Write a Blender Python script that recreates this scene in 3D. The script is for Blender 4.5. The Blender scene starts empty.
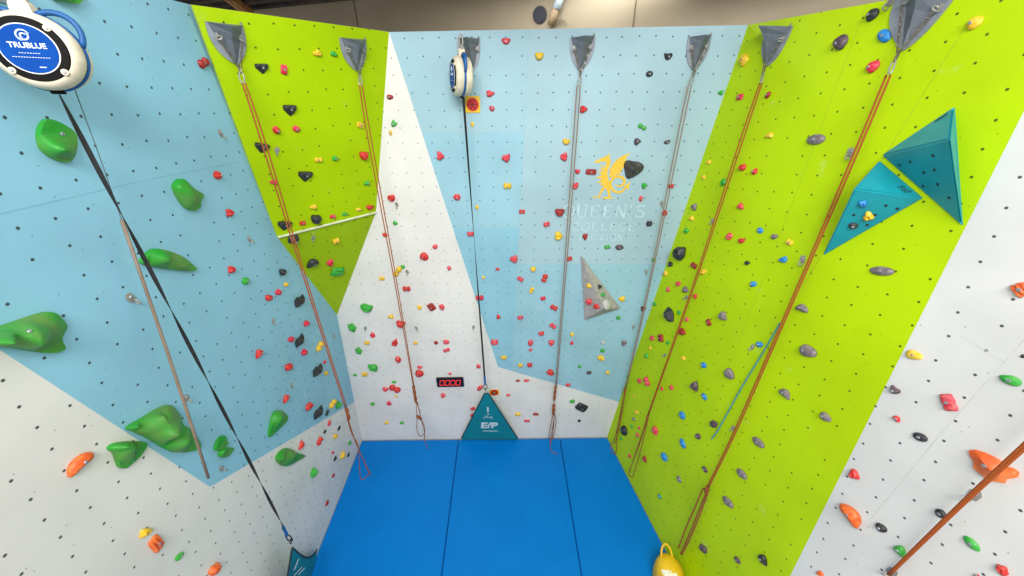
import bpy, bmesh, math, random
from mathutils import Vector, Matrix
from mathutils.geometry import delaunay_2d_cdt
V = Vector
sc = bpy.context.scene
COL = sc.collection

# ------------------------------------------------------------------ camera
H = 6.5; F = 366.0; PITCH = math.radians(29.3)
C = V((0, 0, H))
FW = V((0, math.cos(PITCH), -math.sin(PITCH))); UP = V((0, math.sin(PITCH), math.cos(PITCH))); RT = V((1, 0, 0))
cam = bpy.data.cameras.new('camera'); cam.sensor_width = 36; cam.lens = F * 36 / 1024
cam.clip_start = 0.05; cam.clip_end = 100
cob = bpy.data.objects.new('camera', cam); COL.objects.link(cob)
cob.location = C; cob.rotation_euler = (math.pi / 2 - PITCH, 0, 0)
sc.camera = cob

def hit(px, pl, off=0.0):
    p, n = pl
    d = FW + RT * ((px[0] - 512) / F) - UP * ((px[1] - 288) / F)
    return C + d * ((p + n * off - C).dot(n) / d.dot(n))
def plane(a, b, c, toward=None):
    n = (b - a).cross(c - a).normalized()
    if n.dot((toward or C) - a) < 0: n = -n
    return (a, n)
FLOOR = (V((0, 0, 0)), V((0, 0, 1)))
A0 = hit((362, 440), FLOOR); B0 = hit((607, 437), FLOOR)
BACK = plane(A0, B0, A0 + V((0, 0, 1)))
LTIP = hit((337, 315), BACK); RTOP = hit((748, 25), BACK)
LEFT = plane(A0, hit((308, 576), FLOOR), LTIP)
RIGHT = plane(B0, hit((664, 547), FLOOR), RTOP)
BT = hit((389, 32), BACK); BM = hit((376, 212), BACK)
LM = hit((277, 237), LEFT); LTOP = hit((192, 5), LEFT)
UPPER = plane(BT, BM, LM)
LOWER = plane(LTIP, BM, LM)
PL = {'L': LEFT, 'B': BACK, 'R': RIGHT, 'U': UPPER, 'W': LOWER, 'F': FLOOR}

# ------------------------------------------------------------------ materials
def lin(c):
    c = c / 255.0
    return c / 12.92 if c <= 0.04045 else ((c + 0.055) / 1.055) ** 2.4
def rgb(c): return (lin(c[0]), lin(c[1]), lin(c[2]), 1)
class NT:
    def __init__(s, m): s.t = m.node_tree; s.b = s.t.nodes['Principled BSDF']
    def n(s, typ, **k):
        x = s.t.nodes.new(typ)
        for a, v in k.items(): setattr(x, a, v)
        return x
    def l(s, a, b): s.t.links.new(a, b)
    def mix(s, fac, a, b, blend='MIX'):
        m = s.n('ShaderNodeMix', data_type='RGBA', blend_type=blend)
        for i, v in ((0, fac), (6, a), (7, b)):
            if hasattr(v, 'is_linked'): s.l(v, m.inputs[i])
            else: m.inputs[i].default_value = v
        return m.outputs[2]
MATS = {}
def mat(name, c, rough=.5, metal=0., var=None, scale=12., bump=0.):
    if name in MATS: return MATS[name]
    m = bpy.data.materials.new(name); m.use_nodes = True; MATS[name] = m
    t = NT(m); t.b.inputs['Roughness'].default_value = rough; t.b.inputs['Metallic'].default_value = metal
    tc = t.n('ShaderNodeTexCoord')
    no = t.n('ShaderNodeTexNoise'); no.inputs['Scale'].default_value = scale; no.inputs['Detail'].default_value = 4
    t.l(tc.outputs['Object'], no.inputs['Vector'])
    c2 = var or tuple(min(255, x * .9) for x in c)
    rp = t.n('ShaderNodeValToRGB'); rp.color_ramp.elements[0].position = .42; rp.color_ramp.elements[1].position = .68
    t.l(no.outputs['Fac'], rp.inputs['Fac'])
    t.l(t.mix(rp.outputs['Color'], rgb(c), rgb(c2)), t.b.inputs['Base Color'])
    if bump:
        b = t.n('ShaderNodeBump'); b.inputs['Strength'].default_value = bump; b.inputs['Distance'].default_value = .01
        t.l(no.outputs['Fac'], b.inputs['Height']); t.l(b.outputs['Normal'], t.b.inputs['Normal'])
    return m
def wall_mat(name, c, grid, rough=.45, grime=None, dot=.0098, dotcol=(52, 60, 62)):
    """painted plywood with a grid of t-nut holes; grid = (u0, v0, spacing u, spacing v, tilt)"""
    m = bpy.data.materials.new(name); m.use_nodes = True
    t = NT(m); t.b.inputs['Roughness'].default_value = rough; t.b.inputs['Specular IOR Level'].default_value = .18
    tc = t.n('ShaderNodeTexCoord')
    no = t.n('ShaderNodeTexNoise'); no.inputs['Scale'].default_value = 1.1; no.inputs['Detail'].default_value = 6
    t.l(tc.outputs['Object'], no.inputs['Vector'])
    g = grime or tuple(x * .93 for x in c)
    rp = t.n('ShaderNodeValToRGB'); rp.color_ramp.elements[0].position = .4; rp.color_ramp.elements[1].position = .75
    t.l(no.outputs['Fac'], rp.inputs['Fac'])
    base = t.mix(rp.outputs['Color'], rgb(c), rgb(g))
    # rubbed chalk spots
    ch = t.n('ShaderNodeTexNoise'); ch.inputs['Scale'].default_value = 3.2; ch.inputs['Detail'].default_value = 8
    t.l(tc.outputs['Object'], ch.inputs['Vector'])
    r2 = t.n('ShaderNodeValToRGB'); r2.color_ramp.elements[0].position = .66; r2.color_ramp.elements[1].position = .86
    r2.color_ramp.elements[1].color = (.22, .22, .22, 1)
    t.l(ch.outputs['Fac'], r2.inputs['Fac'])
    base = t.mix(r2.outputs['Color'], base, rgb((232, 232, 226)))
    u0, v0, su, sv, tilt = grid
    col = base
    for k, (ou, ov, kk, r, fade) in enumerate(((0, 0, 1, dot, .93), (.5 * su, .41 * sv, .33, dot * .45, .55))):
        mp = t.n('ShaderNodeMapping', vector_type='TEXTURE')
        mp.inputs['Location'].default_value = (u0 + ou, v0 + ov, 0); mp.inputs['Rotation'].default_value = (0, 0, tilt)
        t.l(tc.outputs['Object'], mp.inputs['Vector'])
        dv = t.n('ShaderNodeVectorMath', operation='DIVIDE'); dv.inputs[1].default_value = (su, sv, 1)
        t.l(mp.outputs[0], dv.inputs[0])
        ad = t.n('ShaderNodeVectorMath', operation='ADD'); ad.inputs[1].default_value = (.5, .5, 0); t.l(dv.outputs[0], ad.inputs[0])
        fl = t.n('ShaderNodeVectorMath', operation='FLOOR'); t.l(ad.outputs[0], fl.inputs[0])
        fm = t.n('ShaderNodeVectorMath', operation='MULTIPLY'); fm.inputs[1].default_value = (1, 1, 0); t.l(fl.outputs[0], fm.inputs[0])
        wn = t.n('ShaderNodeTexWhiteNoise', noise_dimensions='3D'); 
        fo = t.n('ShaderNodeVectorMath', operation='ADD'); fo.inputs[1].default_value = (k * 31.7, 5.3, 2.2); t.l(fm.outputs[0], fo.inputs[0]); t.l(fo.outputs[0], wn.inputs['Vector'])
        fr = t.n('ShaderNodeVectorMath', operation='SUBTRACT'); t.l(dv.outputs[0], fr.inputs[0]); t.l(fl.outputs[0], fr.inputs[1])
        jt = t.n('ShaderNodeVectorMath', operation='MULTIPLY_ADD'); t.l(wn.outputs['Color'], jt.inputs[0])
        j = .1 if k == 0 else .8
        jt.inputs[1].default_value = (j, j, 0); jt.inputs[2].default_value = (-j / 2, -j / 2, 0)
        sb = t.n('ShaderNodeVectorMath', operation='SUBTRACT'); t.l(fr.outputs[0], sb.inputs[0]); t.l(jt.outputs[0], sb.inputs[1])
        ms = t.n('ShaderNodeVectorMath', operation='MULTIPLY'); ms.inputs[1].default_value = (su, sv, 0); t.l(sb.outputs[0], ms.inputs[0])
        ln = t.n('ShaderNodeVectorMath', operation='LENGTH'); t.l(ms.outputs[0], ln.inputs[0])
        mr = t.n('ShaderNodeMapRange'); mr.inputs['From Min'].default_value = r * 1.15; mr.inputs['From Max'].default_value = r * .8
        t.l(ln.outputs['Value'], mr.inputs['Value'])
        lt = t.n('ShaderNodeMath', operation='LESS_THAN'); lt.inputs[1].default_value = kk * .95; t.l(wn.outputs['Value'], lt.inputs[0])
        mu = t.n('ShaderNodeMath', operation='MULTIPLY'); t.l(mr.outputs[0], mu.inputs[0]); t.l(lt.outputs[0], mu.inputs[1])
        m3 = t.n('ShaderNodeMath', operation='MULTIPLY'); t.l(mu.outputs[0], m3.inputs[0]); m3.inputs[1].default_value = fade
        col = t.mix(m3.outputs[0], col, rgb(dotcol))
    t.l(col, t.b.inputs['Base Color'])
    return m

# ------------------------------------------------------------------ mesh helpers
def finish(name, bm, m, parent=None, M=None, smooth=False):
    me = bpy.data.meshes.new(name)
    bmesh.ops.recalc_face_normals(bm, faces=bm.faces)
    bm.to_mesh(me); bm.free()
    for x in (m if isinstance(m, (list, tuple)) else [m]): me.materials.append(x)
    if smooth:
        for p in me.polygons: p.use_smooth = True
    o = bpy.data.objects.new(name, me); COL.objects.link(o)
    if parent: o.parent = parent
    if M is not None: o.matrix_local = M
    return o
def tag(o, label=None, cat=None, group=None, kind=None):
    if label: o['label'] = label
    if cat: o['category'] = cat
    if group: o['group'] = group
    if kind: o['kind'] = kind
    return o
def empty(name, M):
    o = bpy.data.objects.new(name, None); COL.objects.link(o); o.empty_display_size = .1
    o.matrix_world = M if isinstance(M, Matrix) else Matrix.Translation(M)
    return o
def frame(o, u, n):
    n = n.normalized(); u = (u - n * u.dot(n)).normalized(); v = n.cross(u)
    return Matrix(((u.x, v.x, n.x, o.x), (u.y, v.y, n.y, o.y), (u.z, v.z, n.z, o.z), (0, 0, 0, 1)))
def pframe(pl, o):
    n = pl[1]; v = V((0, 0, 1)); v = (v - n * v.dot(n)).normalized()
    return frame(o, v.cross(n), n)
def box(bm, c, s, R=None):
    g = bmesh.ops.create_cube(bm, size=1)
    M = Matrix.Translation(V(c)) @ (R.to_4x4() if R else Matrix.Identity(4)) @ Matrix.Diagonal((s[0], s[1], s[2], 1))
    bmesh.ops.transform(bm, matrix=M, verts=g['verts']); return g['verts']
def tube(bm, pts, r, n=8, closed=False, rz=None):
    pts = [V(p) for p in pts]; rings = []; N = len(pts); prev = None
    for i, p in enumerate(pts):
        if closed: t = pts[(i + 1) % N] - pts[i - 1]
        else: t = pts[min(i + 1, N - 1)] - pts[max(i - 1, 0)]
        t.normalize()
        if prev is None:
            a = t.orthogonal().normalized()
        else:
            a = (prev - t * prev.dot(t))
            a = a.normalized() if a.length > 1e-6 else t.orthogonal().normalized()
        prev = a; b = t.cross(a)
        rr = r[i] if isinstance(r, (list, tuple)) else r
        rings.append([bm.verts.new(p + (a * math.cos(2 * math.pi * k / n) + b * math.sin(2 * math.pi * k / n)) * rr) for k in range(n)])
    for i in range(N if closed else N - 1):
        A, B = rings[i], rings[(i + 1) % N]
        for k in range(n):
            try: bm.faces.new((A[k], A[(k + 1) % n], B[(k + 1) % n], B[k]))
            except ValueError: pass
    if not closed:
        bm.faces.new(rings[0][::-1]); bm.faces.new(rings[-1])
def torus(bm, c, ax, R, r, stretch=None, n=20, m=7):
    """ring round axis ax; stretch = (direction, extra half-length)"""
    ax = V(ax).normalized(); a = ax.orthogonal().normalized()
    if stretch: a = (V(stretch[0]) - ax * V(stretch[0]).dot(ax)).normalized()
    b = ax.cross(a); pts = []
    for k in range(n):
        th = 2 * math.pi * k / n; p = V(c) + a * R * math.cos(th) + b * R * math.sin(th)
        if stretch: p += a * stretch[1] * (1 if math.cos(th) > 0 else -1)
        pts.append(p)
    tube(bm, pts, r, m, True)
def lathe(bm, prof, M=None, n=32):
    """prof: (radius, z) from one end to the other"""
    rings = []; vs = []
    for r, z in prof:
        if r < 1e-6: ring = [bm.verts.new((0, 0, z))]
        else: ring = [bm.verts.new((r * math.cos(2 * math.pi * k / n), r * math.sin(2 * math.pi * k / n), z)) for k in range(n)]
        rings.append(ring); vs += ring
    for A, B in zip(rings, rings[1:]):
        for k in range(n):
            q = [A[k % len(A)], A[(k + 1) % len(A)], B[(k + 1) % len(B)], B[k % len(B)]]
            u = []
            for x in q:
                if x not in u: u.append(x)
            if len(u) > 2: bm.faces.new(u)
    for ring, rev in ((rings[0], True), (rings[-1], False)):
        if len(ring) > 1: bm.faces.new(ring[::-1] if rev else ring)
    if M is not None: bmesh.ops.transform(bm, matrix=M, verts=vs)
    return vs
def prism(bm, pts, z0, z1, M=None):
    """flat polygon (2D points) given thickness"""
    a = [bm.verts.new((x, y, z0)) for x, y in pts]; b = [bm.verts.new((x, y, z1)) for x, y in pts]
    n = len(pts); bm.faces.new(a[::-1]); f = bm.faces.new(b)
    for k in range(n): bm.faces.new((a[k], a[(k + 1) % n], b[(k + 1) % n], b[k]))
    if M is not None: bmesh.ops.transform(bm, matrix=M, verts=a + b)
    return f
def text_mesh(bm, s, size, M, ext=.001, shear=0, bold=0.):
    cu = bpy.data.curves.new('lettering', 'FONT'); cu.body = s; cu.size = size; cu.extrude = ext; cu.align_x = 'CENTER'; cu.align_y = 'CENTER'
    cu.shear = shear; cu.offset = bold
    o = bpy.data.objects.new('lettering', cu); COL.objects.link(o)
    dg = bpy.context.evaluated_depsgraph_get(); me = bpy.data.meshes.new_from_object(o.evaluated_get(dg))
    me.transform(M); bm.from_mesh(me); bpy.data.meshes.remove(me); bpy.data.objects.remove(o); bpy.data.curves.remove(cu)

# ------------------------------------------------------------------ the setting
LG = (2.89, 6.48, .1935, .1795, math.radians(-3)); BG = (.13, 6.385, .1955, .191, 0.); RG = (-2.87, 4.37, .207, .186, math.radians(11))
def wall(name, pl, org, polys, mats, thick=.06, extra=0):
    M = pframe(pl, org); Mi = M.inverted(); bm = bmesh.new(); vs = {}
    def vert(p, z):
        q = Mi @ p; key = (round(q.x, 4), round(q.y, 4), z)
        if key not in vs: vs[key] = bm.verts.new((q.x, q.y, z))
        return vs[key]
    edges = {}
    for pts, mi in polys:
        f = [vert(p, 0.0) for p in pts]; fc = bm.faces.new(f); fc.material_index = mi
        fb = bm.faces.new([vert(p, -thick) for p in pts][::-1]); fb.material_index = len(mats) - 1
        for k in range(len(pts)):
            a, b = pts[k], pts[(k + 1) % len(pts)]
            ka, kb = tuple(round(x, 4) for x in Mi @ a)[:2], tuple(round(x, 4) for x in Mi @ b)[:2]
            if (kb, ka) in edges: edges.pop((kb, ka))
            else: edges[(ka, kb)] = (a, b)
    for a, b in edges.values():
        fc = bm.faces.new((vert(a, 0.), vert(a, -thick), vert(b, -thick), vert(b, 0.))); fc.material_index = len(mats) - 1
    bmesh.ops.recalc_face_normals(bm, faces=bm.faces)
    me = bpy.data.meshes.new(name); bm.to_mesh(me); bm.free()
    for m in mats: me.materials.append(m)
    o = bpy.data.objects.new(name, me); COL.objects.link(o); o.matrix_world = M; o['kind'] = 'structure'
    return o
EDGE = mat('panel_edge', (226, 224, 206), .6)
CB, CBL, CW, CG, CGL = (162, 191, 203), (143, 197, 222), (225, 222, 218), (182, 214, 2), (166, 199, 1)
def Lp(y, z):
    p, n = LEFT; return V((p.x - ((y - p.y) * n.y + (z - p.z) * n.z) / n.x, y, z))
def Rp(y, z):
    p, n = RIGHT; return V((p.x - ((y - p.y) * n.y + (z - p.z) * n.z) / n.x, y, z))
YB = -.9
l352, l210, l0 = A0 + (LTIP - A0) * (hit((352, 402), BACK).z / LTIP.z), hit((210, 487), LEFT), hit((0, 350), LEFT)
zt = LTOP.z
lx = l210 + (l0 - l210) * ((zt - l210.z) / (l0.z - l210.z))
mLb = wall_mat('blue_left_panel_paint', CBL, (LG[0], LG[1], LG[2], LG[3], LG[4]))
def gridfor(pl, org, g3, su, sv, tilt):
    q = pframe(pl, org).inverted() @ g3
    return (q.x, q.y, su, sv, tilt)
gL = gridfor(LEFT, A0, Lp(2.89, 6.48), .1935, .1797, math.radians(-3.))
gB = gridfor(BACK, A0, hit((380 + 546 / 3.84, 357 / 3.84), BACK), .1955, .191, 0.006)
gR = gridfor(RIGHT, B0, hit((680 + 520 / 3.84, 280 + 208 / 3.84), RIGHT), .212, .184, math.radians(11.))
gU = gridfor(UPPER, LM, hit((190 + 341 / 3.84, 187 / 3.84), UPPER), .2, .19, math.radians(3))
gW = gridfor(LOWER, LM, hit((300, 262), LOWER), .2, .19, math.radians(3))
wall('wall_left', LEFT, A0, [
    ([l352, LTIP, LM, LTOP, lx, l210], 0),
    ([A0, l352, l210, lx, Lp(YB, zt), Lp(YB, 0)], 1),
], [wall_mat('left_blue', CBL, gL), wall_mat('left_white', (230, 227, 223), gL), EDGE])
b498, b616 = hit((498, 367), BACK), B0 + (RTOP - B0) * (hit((618, 402), BACK).z / RTOP.z)
def bl(y): return hit((389 + (y - 32) * 109 / 335, y), BACK)
def bs(y): return hit((529.5 - (y - 28) * 17.5 / 338, y), BACK)
def br(y): return hit((748 - (y - 25) * .34223, y), BACK)
bs0 = hit((529.5, 29.26), BACK); bsb = hit((511.7, 371), BACK)
wall('wall_back', BACK, A0, [
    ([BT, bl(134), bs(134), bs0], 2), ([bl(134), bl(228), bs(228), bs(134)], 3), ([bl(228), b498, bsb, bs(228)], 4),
    ([bs0, bs(264), br(264), RTOP], 0), ([bs(264), bsb, b616, br(264)], 5),  # no joint on the right; its deeper lower tone paints the light falloff
    ([BT, BM, LTIP, l352, A0, B0, b616, b498], 1),
], [wall_mat('back_blue', CB, gB, dot=.0105, dotcol=(74, 100, 110)), wall_mat('back_white', CW, gB, dot=.0085, dotcol=(128, 128, 128))] + [wall_mat('back_blue_sheet_falloff', c_, gB, dot=.0095, dotcol=(74, 104, 116)) for c_ in ((158, 191, 204), (150, 192, 208), (141, 191, 210), (150, 192, 208))] + [EDGE])  # blue sheet tones also carry the light fading down the wall
zr = RTOP.z
r1, r2 = hit((1009.4, 140), RIGHT), hit((865.5, 426), RIGHT)
def on_line(a, b, axis, val): return a + (b - a) * ((val - a[axis]) / (b[axis] - a[axis]))
rt, rb = on_line(r1, r2, 2, zr), on_line(r1, r2, 2, 0.)
wall('wall_right', RIGHT, B0, [
    ([B0, RTOP, rt, rb], 0),
    ([rb, rt, Rp(YB, zr), Rp(YB, 0)], 1),
], [wall_mat('right_lime', CG, gR, dotcol=(66, 82, 20)), wall_mat('right_white', (218, 217, 214), gR), EDGE])
# the leaning lime wedge in the corner: an upper board that stands 2 cm proud, its white lip, and a steeper lower board
UT = hit((192, 5), UPPER)
def board(name, pl, org, pts, m, thick):
    return wall(name, pl, org, [(pts, 0)], [m, mat('board_edge', (188, 206, 70), .6)], thick)
uo = UPPER[1] * .0
board('wall_corner_upper', UPPER, LM, [UT, LM + UPPER[1] * 0, BM, BT], wall_mat('corner_lime', CGL, gU, dotcol=(60, 78, 18)), .04)
board('wall_corner_lower', LOWER, LM, [LM, LTIP, BM], wall_mat('corner_lime_lower', (160, 192, 2), gW, dotcol=(60, 78, 18)), .04)
bm = bmesh.new(); d = (BM - LM)
tube(bm, [LM + UPPER[1] * .012 + d * .004, BM + UPPER[1] * .012 - d * .004], .014, 8)
tag(finish('trim_1', bm, mat('lip_white', (222, 222, 196), .6)), kind='structure')

# building behind and above
bw0, bn = V((2.7, 6.2, 0)), V((-.399, -.917, 0)).normalized()
BW = (bw0, bn)
ux = V((-.917, .399, 0))
bm = bmesh.new()
for z in (0,):
    a, b = bw0 + ux * -5, bw0 + ux * 14
    q = [bm.verts.new(p) for p in (a, b, b + V((0, 0, 7.88)), a + V((0, 0, 7.88)))]; bm.faces.new(q)
    q2 = [bm.verts.new(v.co - bn * .1) for v in q]; bm.faces.new(q2[::-1])
    for i in range(4): bm.faces.new((q[i], q[(i + 1) % 4], q2[(i + 1) % 4], q2[i]))
tag(finish('wall_rear', bm, mat('rear_plaster', (176, 163, 140), .85, var=(166, 153, 130), scale=.8)), kind='structure')
bm = bmesh.new()
for t in (1.0, 6.2):
    p = bw0 + ux * t + bn * .006
    box(bm, (p.x, p.y, 6.9), (.012, .012, 1.94), None)
tag(finish('trim_2', bm, mat('joint_grey', (120, 110, 92), .8)), kind='structure')
bm = bmesh.new(); box(bm, (-2, 9.0, 8.05), (22, 9, .3))
tag(finish('ceiling', bm, mat('ceiling_dark', (58, 52, 44), .9)), kind='structure')
bm = bmesh.new()
for i in range(9):
    p = V((-7.4 + i * .0, 0, 0)); 
    o = bw0 + ux * (5.9 + i * .0) + bn * (.35 + i * .42)
    tube(bm, [o + ux * -5.2 + V((0, 0, 7.86)), o + ux * 6 + V((0, 0, 7.86))], .07, 6)
tag(finish('trim_3', bm, mat('ceiling_rib', (30, 26, 22), .8, var=(78, 66, 50), scale=1.5)), kind='structure')
bm = bmesh.new()
a = hit((226, -6), BW, 1.2); b = hit((248, 11), BW, .5)
tube(bm, [a, b], .11, 8)
tag(finish('timber_beam', bm, mat('beam_wood', (176, 128, 78), .7)), 'tan timber beam under the dark ceiling above the corner lime panel', 'beam')
# floor under the mats
bm = bmesh.new(); box(bm, (0, -1, -.3), (14, 15, .2))
tag(finish('floor', bm, mat('floor_pale', (204, 200, 192), .8)), kind='structure')

# joints between the plywood sheets
def joint(n, pl, pts, c):
    bm = bmesh.new()
    for a, b in pts:
        p, q = hit(a, pl), hit(b, pl); d = q - p; M = frame((p + q) / 2, d, pl[1])
        vs = box(bm, (0, 0, .0004), (d.length, .0045, .0006)); bmesh.ops.transform(bm, matrix=M, verts=vs)
    tag(finish(n, bm, mat('joint_' + n, c, .6)), kind='structure')
joint('trim_4', BACK, [((529.5, 28), (512, 366)), ((423, 133.5), (521.5, 133.5)), ((454, 228), (519, 228))], (140, 184, 200))
joint('trim_5', LEFT, [((150, 179), (240, 162)), ((0, 214), (150, 179))], (124, 178, 202))
joint('trim_6', RIGHT, [((868, 2), (774, 252)), ((970, 20), (800, 290)), ((774, 252), (700, 440))], (160, 190, 16))
joint('trim_7', RIGHT, [((944, 430), (1024, 340)), ((944, 430), (870, 520)), ((960, 335), (1004, 362))], (206, 206, 202))

# crash mats
s1a, s1b, s2a, s2b = hit((458.4, 441.6), FLOOR), hit((441.5, 576), FLOOR), hit((560.4, 441.6), FLOOR), hit((581.2, 573), FLOOR)
def matm():
    m = bpy.data.materials.new('mat_vinyl'); m.use_nodes = True; t = NT(m)
    t.b.inputs['Roughness'].default_value = .38
    tc = t.n('ShaderNodeTexCoord'); no = t.n('ShaderNodeTexNoise'); no.inputs['Scale'].default_value = 1.6; no.inputs['Detail'].default_value = 8
    t.l(tc.outputs['Object'], no.inputs['Vector'])
    t.b.inputs['Specular IOR Level'].default_value = .15
    t.l(t.mix(no.outputs['Fac'], rgb((0, 106, 188)), rgb((0, 122, 204))), t.b.inputs['Base Color'])
    n2 = t.n('ShaderNodeTexNoise'); n2.inputs['Scale'].default_value = 9; t.l(tc.outputs['Object'], n2.inputs['Vector'])
    b = t.n('ShaderNodeBump'); b.inputs['Strength'].default_value = .15; b.inputs['Distance'].default_value = .01
    t.l(n2.outputs['Fac'], b.inputs['Height']); t.l(b.outputs['Normal'], t.b.inputs['Normal'])
    return m
MAT_BLUE = matm(); FLAP = mat('mat_flap', (0, 116, 198), .45)
def at_y(a, b, y): return a + (b - a) * ((y - a.y) / (b.y - a.y))
def Lx(y): return Lp(y, 0).x
def Rx(y): return Rp(y, 0).x
y0 = .6
def crash(pts, label, flap=None):
    bm = bmesh.new(); f = prism(bm, [(p[0], p[1]) for p in pts], -.199, 0)
    bmesh.ops.bevel(bm, geom=[e for e in f.edges], offset=.012, segments=2, affect='EDGES')
    o = finish('crash_mat', bm, MAT_BLUE)
    tag(o, label, 'mat', 'crash mats on the floor')
    if flap:
        bm = bmesh.new(); a, b = flap; d = (b - a).normalized(); s = V((d.y, -d.x, 0))
        q = [(a + s * .0), (b + s * .0)]
        pts2 = [(q[0] + s * -.1), (q[1] + s * -.1), (q[1] + s * -.012), (q[0] + s * -.012)]
        if (pts2[1] - pts2[0]).cross(pts2[2] - pts2[1]).z < 0: pts2 = pts2[::-1]
        prism(bm, [(p.x, p.y) for p in pts2], .0005, .004)
        finish('cover_flap', bm, MAT_BLUE, o)
    return o
yb1 = 5.066
def by(x): return A0.y + (B0.y - A0.y) * (x - A0.x) / (B0.x - A0.x) - .015
g = .006
q1, q2 = at_y(s1a, s1b, y0), at_y(s2a, s2b, y0)
e1 = at_y(s1a, s1b, by(s1a.x)); e2 = at_y(s2a, s2b, by(s2a.x))
crash([(Lx(y0) + .006, y0), (q1.x - g, y0), (e1.x - g, e1.y), (Lx(by(A0.x)) + .006, by(A0.x))], 'blue crash mat along the left wall below the first rope', (V((q1.x - g, y0 + .1, 0)), V((e1.x - g, e1.y - .05, 0))))
crash([(q1.x + g, y0), (q2.x - g, y0), (e2.x - g, e2.y), (e1.x + g, e1.y)], 'blue middle crash mat in front of the teal belay triangle', (V((q2.x - g, y0 + .1, 0)), V((e2.x - g, e2.y - .05, 0))))
crash([(q2.x + g, y0), (Rx(y0) - .006, y0), (Rx(by(B0.x)) - .006, by(B0.x)), (e2.x + g, e2.y)], 'blue crash mat along the lime wall with the yellow bag on it')

# ------------------------------------------------------------------ holds
STEEL = mat('steel', (166, 162, 154), .4, .35)
BOLTM = mat('bolt_steel', (170, 172, 176), .35, .6)
HC = {  # code: (word, family, colour, second colour)
    'r': ('red', 'red', (196, 30, 28), (214, 74, 66)), 'c': ('crimson', 'red', (206, 24, 58), (222, 80, 100)), 'p': ('pinkish red', 'red', (208, 48, 62), (224, 104, 112)),
    'd': ('dark red', 'red', (140, 22, 22), (168, 54, 46)), 'y': ('yellow', 'yellow', (226, 178, 22), (238, 204, 80)), 'g': ('green', 'green', (36, 158, 44), (84, 178, 80)),
    'k': ('black', 'dark', (34, 35, 38), (58, 60, 64)), 's': ('stone grey', 'dark', (106, 96, 100), (142, 130, 134)), 'v': ('dark purplish', 'dark', (72, 56, 66), (104, 86, 94)),
    'b': ('blue', 'blue', (20, 116, 190), (60, 148, 210)), 'o': ('orange', 'orange', (222, 88, 28), (234, 124, 58)), 'w': ('pale grey', 'pale', (170, 170, 168), (196, 196, 192)),
    't': ('teal', 'blue', (10, 128, 140), (60, 150, 160)), 'n': ('brown', 'dark', (92, 52, 40), (120, 80, 64))}
SH = {'n': 'knobbly', 'j': 'wedge-shaped', 'f': 'angular', 'e': 'two-lobed', 'a': 'curved', 'i': 'smooth round', 'q': 'pebble-like', 'u': 'teardrop', 'm': 'ribbed', 'h': 'horned', 'w': 'flake-shaped'}
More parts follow.
